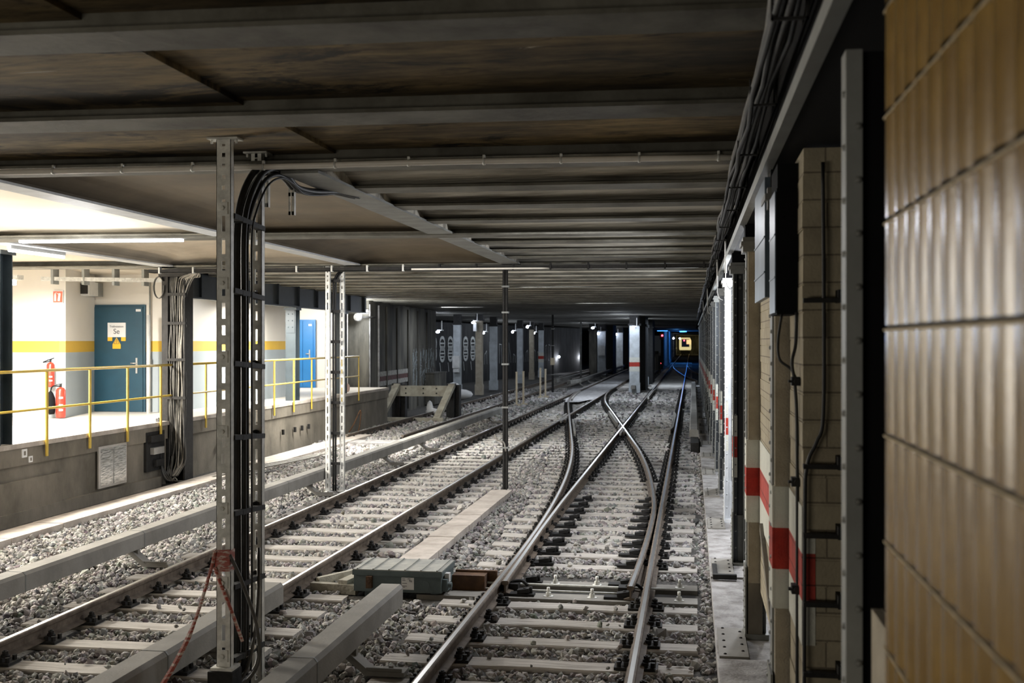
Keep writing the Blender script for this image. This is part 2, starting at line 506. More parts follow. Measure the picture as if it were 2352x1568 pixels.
    def build(self, name, mats, parent=None, origin=None):
        if not isinstance(mats, (list, tuple)): mats = [mats]
        V = np.array(self.v, dtype=float)
        if origin is None:
            lo, hi = V.min(0), V.max(0)
            origin = ((lo[0] + hi[0]) / 2, (lo[1] + hi[1]) / 2, lo[2])
        V = V - np.array(origin)
        me = bpy.data.meshes.new(name)
        me.from_pydata(V.tolist(), [], self.f)
        for m_ in mats: me.materials.append(m_)
        me.polygons.foreach_set('material_index', self.m)
        me.polygons.foreach_set('use_smooth', self.s)
        me.update()
        o = bpy.data.objects.new(name, me)
        COL.objects.link(o)
        if parent is not None:
            o.parent = parent
            w = wloc(parent)
            o.location = (origin[0] - w[0], origin[1] - w[1], origin[2] - w[2])
        else:
            o.location = origin
        return o


def wloc(o):
    w = [0, 0, 0]
    while o is not None:
        for k in range(3): w[k] += o.location[k]
        o = o.parent
    return w


def tag(o, label, cat, group=None, kind=None):
    o['label'] = label
    o['category'] = cat
    if group: o['group'] = group
    if kind: o['kind'] = kind
    return o


def thing(name, label, cat, loc, group=None):
    o = bpy.data.objects.new(name, None)
    o.empty_display_size = 0.1
    COL.objects.link(o)
    o.location = loc
    return tag(o, label, cat, group)


def struct(name, mb, mats, parent=None):
    o = mb.build(name, mats, parent)
    if parent is None: o['kind'] = 'structure'
    return o


def copy_tree(o, loc=None, label=None, parent=None):
    c = o.copy()
    COL.objects.link(c)
    if parent is not None: c.parent = parent
    if loc is not None: c.location = loc
    if label: c['label'] = label
    for ch in list(o.children): copy_tree(ch, parent=c)
    return c


def lerp(a, b, t): return a + (b - a) * t


def smoothpath(pts, n=6):
    """Catmull-Rom through the points"""
    P = [Vector(p) for p in pts]
    P = [P[0] * 2 - P[1]] + P + [P[-1] * 2 - P[-2]]
    out = []
    for i in range(1, len(P) - 2):
        for k in range(n):
            t = k / n
            a, b, c, d = P[i - 1], P[i], P[i + 1], P[i + 2]
            out.append(0.5 * ((2 * b) + (c - a) * t + (2 * a - 5 * b + 4 * c - d) * t * t + (3 * b - a - 3 * c + d) * t ** 3))
    out.append(P[-2])
    return out


# ------------------------------------------------------------------ SETTING: bed, ceiling, walls
GZ = -0.20
b = MB()
b.box(-16, 1.6, -2, 240, GZ - 0.2, GZ)
struct('floor', b, M['floorbed'])

# ceiling ----------------------------------------------------------
ceil = bpy.data.objects.new('ceiling', None)
COL.objects.link(ceil)
ceil.location = (-5, 8, 3.7)
ceil['kind'] = 'structure'
SK = 0.03


def cross(y0, y1, x0, x1, z0, z1, sk=SK, m_='cbeam', name='beam'):
    """cross girder as an I section: wide bottom flange, web, slightly askew"""
    b = MB()
    yc, w = (y0 + y1) / 2, (y1 - y0)
    def P(x, y, z): return (x, y + sk * (x + 0.0), z)
    def obx(xa, xb, ya, yb, za, zb):
        i = len(b.v)
        b.v += [P(x, y, z) for z in (za, zb) for y in (ya, yb) for x in (xa, xb)]
        for q in ((0, 2, 3, 1), (4, 5, 7, 6), (0, 1, 5, 4), (2, 6, 7, 3), (0, 4, 6, 2), (1, 3, 7, 5)):
            b.f.append(tuple(i + k for k in q)); b.m.append(0); b.s.append(False)
    obx(x0, x1, y0, y1, z0, z0 + 0.022)
    obx(x0, x1, yc - 0.03, yc + 0.03, z0 + 0.022, z1)
    return b.build(name, M[m_], ceil)


def slab(x0, x1, y0, y1, z, th=0.25, m_='slab', sk=SK, name='slab', sag=0.0, n=1):
    """plaster slab between girders; sag>0 arches it upward from its y edges"""
    b = MB()
    for k in range(n):
        ya, yb = lerp(y0, y1, k / n), lerp(y0, y1, (k + 1) / n)
        def h(y):
            t = (y - y0) / (y1 - y0) * 2 - 1
            return z + sag * (1 - t * t)
        pts = [(x0, ya + sk * x0, h(ya)), (x0, yb + sk * x0, h(yb)), (x1, yb + sk * x1, h(yb)), (x1, ya + sk * x1, h(ya))]
        b.face(pts, 0, n > 1)
    top = z + sag + th
    b.face([(x0, y0 + sk * x0, top), (x1, y0 + sk * x1, top), (x1, y1 + sk * x1, top), (x0, y1 + sk * x0, top)])
    for (xa, xb) in ((x0, x1),):
        b.face([(xa, y0 + sk * xa, z), (xb, y0 + sk * xb, z), (xb, y0 + sk * xb, top), (xa, y0 + sk * xa, top)])
        b.face([(xa, y1 + sk * xa, top), (xb, y1 + sk * xb, top), (xb, y1 + sk * xb, z), (xa, y1 + sk * xa, z)])
    b.face([(x0, y0 + sk * x0, z), (x0, y0 + sk * x0, top), (x0, y1 + sk * x0, top), (x0, y1 + sk * x0, z)])
    b.face([(x1, y0 + sk * x1, z), (x1, y1 + sk * x1, z), (x1, y1 + sk * x1, top), (x1, y0 + sk * x1, top)])
    return b.build(name, M[m_], ceil)


XR = 0.42
XL = -15.0
SEAM = -2.62
# three foreground girders with plaster fields between them
G0 = [(2.9, 3.2), (4.52, 4.84), (6.30, 6.66), (8.02, 8.46)]
for (a, c) in G0: cross(a, c, XL, XR, 3.715, 4.0)
edges = [(-1.0, 2.9)] + [(G0[i][1] - 0.17, G0[i + 1][0] + 0.17) for i in range(3)]
for (a, c) in edges:
    slab(XL, SEAM, a, c, 3.808, 0.30)
    slab(SEAM, XR, a, c, 3.835, 0.30, sag=0.01, n=4)
# right-hand bays: shallow arches between closely spaced girders
GR = [(9.30, 9.64), (10.58, 10.92), (11.92, 12.24), (13.30, 13.62), (14.62, 14.94), (15.94, 16.26), (17.24, 17.56)]
LG1, LG2, LG3 = -2.95, -5.62, -8.9
for (a, c) in GR:
    if abs(a - 13.30) > 0.01: cross(a, c, LG1 + 0.12, XR, 3.70, 3.95)
YB = [8.46] + [x for g in GR for x in g] + [18.7]
for k in range(0, len(YB), 2):
    a, c = YB[k] - 0.14, YB[k + 1] + 0.14
    slab(LG1 + 0.1, XR, a, c, 3.735, 0.3, m_='arch', sag=0.10, n=10)
# longitudinal girders on the left
for X, w in ((LG1, 0.30), (LG2, 0.26), (LG3, 0.30)):
    b = MB()
    b.box(X - w / 2, X + w / 2, 8.35 + SK * X, 18.75 + SK * X, 3.69, 3.712)
    b.box(X - 0.03, X + 0.03, 8.35 + SK * X, 18.75 + SK * X, 3.712, 4.1)
    b.build('beam', M['girder'] if X > -3 else M['steelwhite'], ceil)
# big cross girders
cross(13.30, 13.66, LG3, XR, 3.675, 4.0, sk=0.045)
cross(13.26, 13.70, LG3, LG1, 3.70, 3.72, sk=0.045, name='flange_plate')
cross(18.65, 19.15, XL, XR, 3.69, 4.0, sk=0.05)


def vault(x0, x1, y0, y1, z, rise, r, m_, sk=SK, nx=20, ny=20):
    """ceiling field with rounded-down rims on all four sides"""
    b = MB()
    g = []
    for j in range(ny + 1):
        ty = 0.5 - 0.5 * math.cos(PI * j / ny)
        for i in range(nx + 1):
            tx = 0.5 - 0.5 * math.cos(PI * i / nx)
            x, y = lerp(x0, x1, tx), lerp(y0, y1, ty)
            e = min(x - x0, x1 - x, 9)
            f = min(y - y0, y1 - y)
            def q(u): return math.sqrt(max(0, 1 - (1 - min(u / r, 1)) ** 2))
            g.append((x, y + sk * x, z + rise * q(f) * q(e)))
    for j in range(ny):
        for i in range(nx):
            q = j * (nx + 1) + i
            b.face([g[q], g[q + nx + 1], g[q + nx + 2], g[q + 1]], 0, True)
    me_top = z + rise + 0.15
    b.box(x0, x1, y0 + sk * x0, y1 + sk * x0, me_top, me_top + 0.1)
    return b.build('vault', M[m_], ceil)


vault(LG2 + 0.05, LG1 - 0.05, 8.3, 13.4, 3.72, 0.16, 0.9, 'vault_brown')
vault(LG2 + 0.05, LG1 - 0.05, 13.6, 18.75, 3.72, 0.22, 1.1, 'vault_brown')
vault(LG3 + 0.05, LG2 - 0.05, 8.3, 13.4, 3.72, 0.14, 0.9, 'vault')
vault(LG3 + 0.05, LG2 - 0.05, 13.6, 18.75, 3.72, 0.26, 1.3, 'vault_mid')
# over the platform
b = MB()
b.box(XL, LG3, 8.0, 34.9, 3.80, 4.0)
b.build('slab', M['vault'], ceil)
# beyond the big girder: many low girders and plaster strips
y = 19.35
k = 0
while y < 118:
    gp = 1.30
    yn = y + gp
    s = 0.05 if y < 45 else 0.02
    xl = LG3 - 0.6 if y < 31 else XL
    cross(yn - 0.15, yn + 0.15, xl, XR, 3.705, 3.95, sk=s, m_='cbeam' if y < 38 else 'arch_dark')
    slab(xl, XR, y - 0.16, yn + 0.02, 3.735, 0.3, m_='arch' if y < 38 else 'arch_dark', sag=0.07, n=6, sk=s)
    y = yn
    k += 1
b = MB()
b.box(XL, 1.5, 118, 240, 3.62, 3.9)
b.build('slab', M['dconc'], ceil)
b = MB()
b.box(-16, 6.0, -4, 240, 4.3, 4.5)
b.build('upper_slab', M['dconc'], ceil)

# tiled wall on the right, beside the camera ------------------------------
TX, TY = 0.45, 2.75
b = MB()
rows = [0.96 + 0.2467 * k for k in range(-4, 14)]
rib = 0.118
for zi, z0 in enumerate([z - 0.0 for z in rows]):
    za, zb = z0 + 0.0, z0 + 0.2467 - 0.007
    za += 0.007
    yy = TY
    while yy > -1.5:
        n = 5
        for k in range(n):
            t0, t1 = k / n, (k + 1) / n
            def dp(t): return 0.009 * math.sin(PI * t) ** 0.8
            ya, yb = yy - rib * t0, yy - rib * t1
            b.face([(TX - dp(t0), ya, za), (TX - dp(t1), yb, za), (TX - dp(t1), yb, zb), (TX - dp(t0), ya, zb)], 0, True)
        yy -= rib
    b.face([(TX, TY, zb), (TX, -1.5, zb), (TX, -1.5, zb + 0.007), (TX, TY, zb + 0.007)][::1], 1)
    b.face([(TX - 0.0068, TY, zb + 0.001), (TX - 0.0068, -1.5, zb + 0.001), (TX - 0.0068, -1.5, zb + 0.006), (TX - 0.0068, TY, zb + 0.006)], 1)
    b.box(TX - 0.0067, TX, -1.5, TY, zb + 0.001, zb + 0.006, 1)
b.box(TX + 0.001, TX + 0.5, -1.5, TY, -0.2, 4.3, 2)
struct('wall_right', b, [M['tile'], M['grout'], M['box']])
b = MB()
b.box(0.53, 0.95, 2.9, 3.35, -0.2, 1.62)
b.box(0.50, 0.53, 2.95, 3.30, -0.2, 1.66)
struct('wall_end', b, M['plaster'])

# walls of the side hall behind the right-hand columns
b = MB()
b.box(5.0, 5.2, -2, 130, -0.3, 4.4)
b.box(0.75, 5.0, 27.0, 27.2, -0.3, 4.4)
b.box(1.4, 1.6, 27, 240, -0.3, 4.4)
struct('wall_side_hall', b, M['dconc'])
b = MB()
b.box(1.0, 5.2, -2, 130, -0.4, -0.2)
struct('floor_side_hall', b, M['dconc'])

# left platform -------------------------------------------------------------
PX, PZ = -9.50, 0.95
b = MB()
b.box(-15, PX + 0.015, 4, 34.9, PZ - 0.07, PZ, 0)
b.box(-15, PX, 4, 34.9, PZ - 0.32, PZ - 0.07, 1)
b.box(-15, PX - 0.04, 4, 34.9, GZ, PZ - 0.32, 1)
b.box(PX - 0.04, PX + 0.02, 8, 16.0, GZ, 0.42, 1)
b.box(PX - 0.04, PX + 0.05, 13.0, 19.2, GZ, -0.02, 1)
b.face([(-15, 4, PZ + 0.002), (PX - 0.05, 4, PZ + 0.002), (PX - 0.05, 34.9, PZ + 0.002), (-15, 34.9, PZ + 0.002)], 2)
struct('floor_platform', b, [M['trough'], M['conc'], M['lino']])

# painted platform walls: white over yellow band over grey
S0, S1 = 2.20, 2.42


def painted(name, xa, ya, xb, yb, z1=3.85, th=0.12):
    b = MB()
    for (za, zb, mi) in ((PZ, S0, 2), (S0, S1, 1), (S1, z1, 0)):
        b.bar((xa, ya, (za + zb) / 2), (xb, yb, (za + zb) / 2), th, zb - za, mi=mi)
    return struct(name, b, [M['wallwhite'], M['wallyellow'], M['wallgrey']])


painted('wall_extinguisher', -15, 20.06, -11.86, 20.06)
painted('wall_recess', -11.86, 20.0, -12.35, 21.95)
painted('wall_door', -12.6, 22.06, -10.6, 22.06)
painted('wall_corridor', -10.66, 22.12, -10.66, 29.3)
painted('wall_corridor_end', -10.6, 29.36, -13.5, 29.36)
b = MB()
b.box(-15, -10.75, 34.4, 34.6, PZ, 3.9)
struct('wall_back', b, M['wallwhite'])
b = MB()
b.box(-15.2, -15.0, 0, 35, PZ, 3.9)
struct('wall_platform_side', b, M['wallwhite'])

# sooty concrete wall past the platform
b = MB()
b.box(-11.2, -10.18, 35.0, 35.3, -0.4, 3.8)
b.bar((-10.33, 35.05, 1.7), (-10.95, 47.3, 1.7), 0.3, 4.2)
b.bar((-10.8, 47.2, 1.7), (-15, 47.2, 1.7), 0.3, 4.2)
for t in (0.0, 0.10, 0.2, 0.34, 0.5, 0.66, 0.82):
    x_, y_ = lerp(-10.18, -10.80, t), lerp(35.05, 47.3, t)
    b.box(x_ - 0.05, x_ + (0.05 if t else 0.03), y_, y_ + 0.06, -0.1, 3.6, 1 if t < 0.15 else 0)
struct('wall_left', b, [M['dconc'], M['ledge']])
b = MB()
b.box(-16.0, -15.8, 47, 240, -0.3, 4.2)
b.box(-16, -4.9, 150, 150.2, -0.3, 4.2)
struct('wall_far', b, M['black_wall'])
b = MB()
b.box(-3.2, -3.05, 128, 240, -0.3, 4.2)
b.box(-3.2, 1.6, 236, 236.2, -0.3, 4.2)
struct('wall_tunnel', b, M['dconc'])

# ------------------------------------------------------------------ RAILS
RAILP = [(-0.017, 0.0), (0.017, 0.0), (0.031, -0.004), (0.036, -0.014), (0.034, -0.036), (0.011, -0.048), (0.009, -0.115), (0.066, -0.130), (0.066, -0.141),
         (-0.066, -0.141), (-0.066, -0.130), (-0.009, -0.115), (-0.011, -0.048), (-0.034, -0.036), (-0.036, -0.014), (-0.031, -0.004)]
RMI = [0] + [1] * 15
RM = [M['railtop'], M['railside']]


def rail(path, label, group=None, name='rail', prof=RAILP, mi=RMI, mats=RM, cat='rail'):
    b = MB()
    b.sweep(path, prof, mi)
    return tag(b.build(name, mats), label, cat, group)


def line(x, y0, y1, n=2): return [(x, lerp(y0, y1, k / (n - 1))) for k in range(n)]


XA, XB, XC, XD = -5.50, -4.0, -1.93, -0.43      # rail centre lines of the two main tracks


def diverge(y):
    """offset of the crossover from the right-hand track, 0 at the blades to 3.57 where it joins the left track"""
    y0, y1, T = 11.3, 58.0, 3.57
    ym = 34.0
    r1, r2 = 27.0, 43.0
    # parabola - straight - parabola, same slope at the joints
    a = T / ((r1 - y0) + 2 * (r2 - r1) + (y1 - r2))
    sl = 2 * a
    if y <= y0: return 0.0
    if y <= r1: return sl * (y - y0) ** 2 / (2 * (r1 - y0))
    if y <= r2: return sl * (r1 - y0) / 2 + sl * (y - r1)
    if y <= y1: return T - sl * (y1 - y) ** 2 / (2 * (y1 - r2))
    return T


rail(line(XD, 4.5, 232), 'long outer rail of the right-hand track, nearest the riveted columns, polished on top')
rail(line(XC, 4.5, 11.3, 2) + [(XC - diverge(y), y) for y in np.arange(12, 58.1, 0.8)],
     'rail starting straight beside the point machine, then curving off to the left')
rail([(XC + 0.075, 11.25), (XC + 0.02, 14.5), (XC, 17), (XC, 232)], 'straight inner rail of the right-hand track, beginning as a closed switch blade')
rail([(XD - diverge(y) - (0.16 * max(0, (16.5 - y) / 5.2)), y) for y in np.arange(11.2, 58.1, 0.8)],
     'curved rail beginning as an open switch blade and crossing the right-hand track')
rail(line(XA, 4.5, 150), 'outer rail of the left running track, beside the grey conductor rail cover')
rail(line(XB, 4.5, 150), 'inner rail of the left running track, gleaming where the conductor cover ends')
rail(line(-8.85, 28.4, 150), 'dusty siding rail starting short under the buffer stop, wall side')
rail(line(-7.36, 28.4, 150), 'dusty siding rail starting short under the buffer stop, running-track side')
# far turnout rails leading off to the right
rail([(XC + 0.0, 118), (XC + 0.35, 104), (XC + 0.95, 90), (XD, 80), (0.15, 74), (0.35, 71)], 'far turnout rail crossing the right-hand track ahead of the train')
rail([(XD + 0.05, 112), (XD + 0.3, 100), (XD + 0.8, 90), (1.1, 82)], 'far turnout rail curving right behind the far conductor cover')
# check rails beside the frogs
CP = [(-0.03, 0.02), (0.03, 0.02), (0.03, -0.14), (-0.03, -0.14)]
for (pts, lab) in (
    ([(XD - 0.16, 31), (XD - 0.09, 32.2), (XD - 0.09, 37.5), (XD - 0.16, 39)], 'short pale check rail inside the outer rail of the right-hand track'),
    ([(XC - diverge(y) + 0.10, y) for y in np.arange(30.0, 35.2, 0.8)], 'short check rail beside the curving rail below the left frog'),
    ([(XD - diverge(y) - 0.10, y) for y in np.arange(33.5, 39.5, 0.8)], 'short check rail beside the curving rail above the middle frog'),
    ([(XC + 0.16, 47.5), (XC + 0.09, 49), (XC + 0.09, 56), (XC + 0.16, 57.5)], 'short check rail along the straight rail near the white pillar'),
    ([(XC - diverge(y) + 0.12, y) for y in np.arange(47, 55.2, 0.8)], 'short check rail where the crossover joins the left track')):
    rail(pts, lab, None, 'check_rail', CP, [1, 1, 1, 1], [M['railtop'], M['cover']], 'check rail')
# frog castings
for (x, y, lab, dr) in ((XC, 31.6, 'steel frog casting where the curved rail crosses the right-hand track', 1), (XB, 36.0, 'steel frog casting where the curved rail crosses the left track', 1)):
    b = MB()
    b.bar((x + 0.10, y - 1.3, -0.07), (x - 0.10, y + 1.3, -0.07), 0.16, 0.13)
    b.box(x - 0.13, x + 0.13, y - 1.5, y + 1.5, -0.155, -0.13)
    b.bar((x - 0.09, y + 0.2, -0.02), (x - 0.12, y + 1.6, -0.02), 0.05, 0.06, mi=1)
    b.bar((x + 0.09, y - 1.9, -0.02), (x + 0.09, y - 0.2, -0.02), 0.05, 0.06, mi=1)
    tag(b.build('rail_frog', [M['railside'], M['cover']]), lab, 'rail frog')

# ------------------------------------------------------------------ SLEEPERS with their fastenings
fast_mesh = None


def fastening_mesh():
    b = MB()
    b.box(-0.17, 0.17, -0.09, 0.09, -0.160, -0.138)
    for s in (-1, 1):
        b.box(s * 0.072 - 0.022, s * 0.072 + 0.022, -0.055, 0.055, -0.14, -0.105)
        b.tube([(s * 0.085, 0, -0.14), (s * 0.085, 0, -0.055)], 0.013, 6, smooth=False)
        b.tube([(s * 0.085, 0, -0.085), (s * 0.085, 0, -0.062)], 0.026, 6, smooth=False)
        b.tube([(s * 0.085, 0, -0.105), (s * 0.085, 0, -0.09)], 0.034, 8)
        b.tube([(s * 0.135, 0.05, -0.14), (s * 0.135, 0.05, -0.10)], 0.020, 6, smooth=False)
        b.tube([(s * 0.135, -0.05, -0.14), (s * 0.135, -0.05, -0.10)], 0.020, 6, smooth=False)
    o = b.build('rail_fastening', M['steeldk'], None, (0, 0, 0))
    me = o.data
    bpy.data.objects.remove(o)
    return me


fast_mesh = fastening_mesh()
SLW = 0.25
sl_cache = {}


def sleeper_mesh(L, v):
    key = (round(L, 1), v)
    if key in sl_cache: return sl_cache[key]
    L = key[0]
    b = MB()
    r = random.Random(v * 17 + int(L * 10))
    n = 6
    x0 = -L / 2
    i = len(b.v)
    for k in range(n + 1):
        x = x0 + L * k / n
        w = SLW / 2 + r.uniform(-0.008, 0.008)
        t = r.uniform(-0.006, 0.004)
        b.v += [(x, -w, -0.14), (x, -w, -0.012 + t), (x, -w + 0.012, t), (x, w - 0.012, t), (x, w, -0.012 + t), (x, w, -0.14)]
    for k in range(n):
        for j in range(5):
            q = i + k * 6 + j
            b.f.append((q, q + 1, q + 7, q + 6)); b.m.append(0); b.s.append(False)
    b.f.append(tuple(i + j for j in range(6))[::-1]); b.m.append(0); b.s.append(False)
    b.f.append(tuple(i + n * 6 + j for j in range(6))); b.m.append(0); b.s.append(False)
    o = b.build('sleeper', M['sleeper'], None, (0, 0, 0))
    me = o.data
    bpy.data.objects.remove(o)
    sl_cache[key] = me
    return me


SZ = -0.160
count = [0]


def sleeper(xa, xb, y, rails, label, group, ang=0.0):
    L = xb - xa
    o = bpy.data.objects.new('sleeper', sleeper_mesh(L, random.randint(0, 3)))
    COL.objects.link(o)
    o.location = ((xa + xb) / 2 + random.uniform(-0.04, 0.04), y, SZ + random.uniform(-0.006, 0.004))
    o.rotation_euler.z = ang + random.uniform(-0.008, 0.008)
    if 'siding' not in label:
        trk = 'right-hand track' if 'right-hand' in label else 'left running track'
        if trk[0] == 'r':
            zn = 'in front of the point machine' if y < 11 else ('under the switch blades' if y < 18.5 else ('where the curved rails cross' if y < 36 else 'beyond the crossing'))
        else:
            zn = 'near the foreground posts' if y < 12 else ('beside the trough lids' if y < 19 else ('between slim dark post and left frog' if y < 34 else 'beyond the left frog'))
        label = 'weathered wooden sleeper of the %s, %s' % (trk, zn)
        group = 'sleepers of the %s, %s' % (trk, zn)
    tag(o, label, 'sleeper', group)
    count[0] += 1
    if y < 60:
        for rx in rails:
            f = bpy.data.objects.new('rail_fastening', fast_mesh)
            COL.objects.link(f)
            f.parent = o
            f.location = (rx - o.location.x, 0, -o.location.z)
    return o


far = MB()
SP = 0.66
y = 8.30
i = 0
while y < 140:
    steel = 11.0 < y < 12.3
    dv = diverge(y)
    # right-hand track
    if not steel:
        xa = -2.45 - (dv if y < 33.5 else 0)
        rl = [XD, XC]
        if 12.5 < y < 33.5: rl = [XD, XC, XC - dv, XD - dv] if dv > 0.32 else [XD, XC - dv]
        if y < 68:
            sleeper(xa, 0.05, y, rl, 'weathered wooden sleeper bedded under the right-hand track', 'sleepers of the right-hand track')
        else:
            far.box(-2.45, 0.05, y - 0.125, y + 0.125, -0.3, SZ)
    # left running track
    xb = -3.45
    if 33.5 <= y < 60: xb = -3.45 + (3.57 - dv)
    rl = [XA, XB]
    if 33.5 <= y < 56: rl = [XA, XB, XC - dv, XD - dv]
    if y < 68:
        sleeper(-6.05, xb, y, rl, 'weathered wooden sleeper bedded under the left running track', 'sleepers of the left running track')
    else:
        far.box(-6.05, -3.45, y - 0.125, y + 0.125, -0.3, SZ)
    if 28.6 < y < 68:
        sleeper(-9.35, -6.85, y, [-8.85, -7.36], 'dusty wooden sleeper under the siding with the buffer stop', 'sleepers of the siding')
    elif y >= 68:
        far.box(-9.35, -6.85, y - 0.125, y + 0.125, -0.3, SZ)
    y += SP
    i += 1
for k in range(4):
    sleeper(-2.45, 0.05, 8.30 - SP * (k + 1), [XD, XC], 'weathered wooden sleeper bedded under the right-hand track', 'sleepers of the right-hand track')
    sleeper(-6.05, -3.45, 8.30 - SP * (k + 1), [XA, XB], 'weathered wooden sleeper bedded under the left running track', 'sleepers of the left running track')
o = far.build('sleeper', M['sleeper'])
tag(o, 'far rows of sleepers fading into the dark tunnel under all tracks', 'sleeper', None, 'stuff')

# switch: two steel trough sleepers, slide chairs, rods
for (y, lab) in ((11.30, 'steel trough sleeper under the tips of the switch blades, nearer one'), (11.90, 'steel trough sleeper under the switch blades, farther one')):
    t = thing('steel_sleeper', lab, 'steel sleeper', (-1.2, y, -0.2))
    b = MB()
    b.box(-2.75, 0.06, y - 0.13, y + 0.13, -0.30, -0.150)
    b.build('trough', M['cover'], t)
    for x in (-2.55, -1.42, -0.98, -0.12):
        b = MB()
        b.tube([(x, y, -0.15), (x, y, -0.145)], 0.05, 10)
        b.tube([(x, y, -0.145), (x, y, -0.11)], 0.028, 6, smooth=False)
        b.tube([(x, y, -0.11), (x, y, -0.06)], 0.016, 8)
        b.build('bolt', M['galv'], t)
for k, y in enumerate(np.arange(11.3, 18.2, 0.66)):
    for (x, s) in ((XC + 0.22, 'left'), (XD - 0.28, 'right')):
        b = MB()
        yy = 11.30 if k == 0 else (11.90 if k == 1 else 8.30 + SP * round((y - 8.30) / SP))
        b.box(x - 0.15, x + 0.15, yy - 0.06, yy + 0.06, -0.15, -0.125)
        b.bar((x - 0.02, yy, -0.11), (x + 0.10, yy, -0.09), 0.10, 0.04)
        b.tube([(x + 0.11, yy, -0.125), (x + 0.11, yy, -0.06)], 0.018, 6)
        b.tube([(x + 0.05, yy, -0.125), (x + 0.05, yy, -0.07)], 0.018, 6)
        tag(b.build('slide_chair', M['steeldk']), 'black greased slide chair beside the %s switch blade' % s, 'slide chair', 'slide chairs of the %s switch blade' % s)
b = MB()
b.tube([(-2.5, 11.62, -0.10), (-1.8, 11.60, -0.10), (-0.7, 11.58, -0.10), (-0.1, 11.58, -0.10)], 0.012, 8)
b.tube([(-2.5, 11.52, -0.14), (-1.7, 11.50, -0.14), (-0.6, 11.48, -0.14)], 0.011, 8)
tag(b.build('throw_rod', M['galv']), 'pair of steel throw rods lying between the two steel sleepers', 'rod')
b = MB()
b.box(-2.62, 0.04, 11.44, 11.76, -0.22, -0.195)
tag(b.build('gap_shade_plate', M['steeldk']), 'black plate added for the shaded gap between the two steel sleepers', 'tray')  # dark sheet laid where the gap is in shade
for (x, lab) in ((XC + 0.10, 'forged bracket at the tip of the closed left blade'), (XD - 0.22, 'forged bracket at the tip of the open right blade')):
    b = MB()
    b.tube(smoothpath([(x - 0.03, 11.5, -0.12), (x + 0.02, 11.52, -0.06), (x + 0.10, 11.56, -0.06), (x + 0.16, 11.58, -0.11)]), 0.016, 8)
    b.box(x - 0.08, x + 0.08, 11.44, 11.6, -0.14, -0.07)
    tag(b.build('blade_bracket', M['steeldk']), lab, 'bracket')

# ------------------------------------------------------------------ BALLAST (nobody could count it: one object)
def icosphere():
    t = (1 + 5 ** 0.5) / 2
    v = np.array([(-1, t, 0), (1, t, 0), (-1, -t, 0), (1, -t, 0), (0, -1, t), (0, 1, t), (0, -1, -t), (0, 1, -t), (t, 0, -1), (t, 0, 1), (-t, 0, -1), (-t, 0, 1)], float)
    v /= np.linalg.norm(v[0])
    f = np.array([(0, 11, 5), (0, 5, 1), (0, 1, 7), (0, 7, 10), (0, 10, 11), (1, 5, 9), (5, 11, 4), (11, 10, 2), (10, 7, 6), (7, 1, 8), (3, 9, 4), (3, 4, 2), (3, 2, 6), (3, 6, 8), (3, 8, 9), (4, 9, 5), (2, 4, 11), (6, 2, 10), (8, 6, 7), (9, 8, 1)])
    return v, f


IV, IF = icosphere()


def scatter(n, xr, yr, size, pw=1.0):
    x = rng.uniform(xr[0], xr[1], n)
    u = rng.uniform(0, 1, n) ** pw
    y = yr[0] + (yr[1] - yr[0]) * u
    return x, y


XS, YS, SS = [], [], []
for (n, xr, yr, s) in ((38000, (-9.0, 0.24), (5.6, 13), 0.026), (42000, (-9.0, 0.24), (13, 24), 0.028), (15000, (-9.4, 0.24), (24, 36), 0.042), (9000, (-9.0, 0.3), (36, 60), 0.06)):
    x, y = scatter(n, xr, yr, s)
    XS.append(x); YS.append(y); SS.append(s * rng.lognormal(0, 0.26, n))
X, Y, S = np.concatenate(XS), np.concatenate(YS), np.concatenate(SS)
dvv = np.array([diverge(v) for v in Y])
keep = np.ones(len(X), bool)
for rx in (XA, XB, XC, XD): keep &= ~((np.abs(X - rx) < 0.085) & (Y < 60))
keep &= ~((np.abs(X - (XC - dvv)) < 0.085) & (Y > 11) & (Y < 58))
keep &= ~((np.abs(X - (XD - dvv)) < 0.085) & (Y > 11) & (Y < 58))
keep &= ~((Y > 11.12) & (Y < 12.06) & (X > -2.8) & (X < 0.1))
keep &= ~((Y > 10.9) & (Y < 11.9) & (X > -3.55) & (X < -2.3))
keep &= ~((X < -8.55) & (Y < 27))
# stones on top of sleepers are rare
ph = (Y - 8.30) / SP
on = np.abs(ph - np.round(ph)) * SP < 0.145
zone = ((X > -2.5 - np.where(Y < 33.5, dvv, 0)) & (X < 0.08)) | ((X > -6.1) & (X < -3.4 + np.where((Y > 33.5) & (Y < 60), 3.57 - dvv, 0)))
keep &= ~(on & zone & (rng.uniform(0, 1, len(X)) > 0.02))
X, Y, S, on, zone = X[keep], Y[keep], S[keep], on[keep], zone[keep]
n = len(X)
sq = rng.uniform(0.5, 1.35, (n, 3))
ax = rng.normal(0, 1, (n, 3)); ax /= np.linalg.norm(ax, axis=1)[:, None]
an = rng.uniform(0, 2 * PI, n)
jit = 1 + rng.uniform(-0.28, 0.24, (n, 12))
V = IV[None] * jit[:, :, None] * sq[:, None, :]
c_, s_ = np.cos(an)[:, None, None], np.sin(an)[:, None, None]
k_ = ax[:, None, :]
V = V * c_ + np.cross(np.broadcast_to(k_, V.shape), V) * s_ + k_ * (V * k_).sum(-1, keepdims=True) * (1 - c_)
V = V * S[:, None, None]
hgt = 0.012 * np.sin(X * 3.1 + Y * 1.7) * np.sin(Y * 2.3) + rng.uniform(-0.026, 0.008, n)
between = np.where((X < -6.3) | ((X > -3.4) & (X < -2.6)), 0.02, 0.0)
Z = np.where(on & zone, SZ + 0.02, GZ + 0.014 + hgt + between)
V += np.stack([X, Y, Z], -1)[:, None, :]
V = V.reshape(-1, 3)
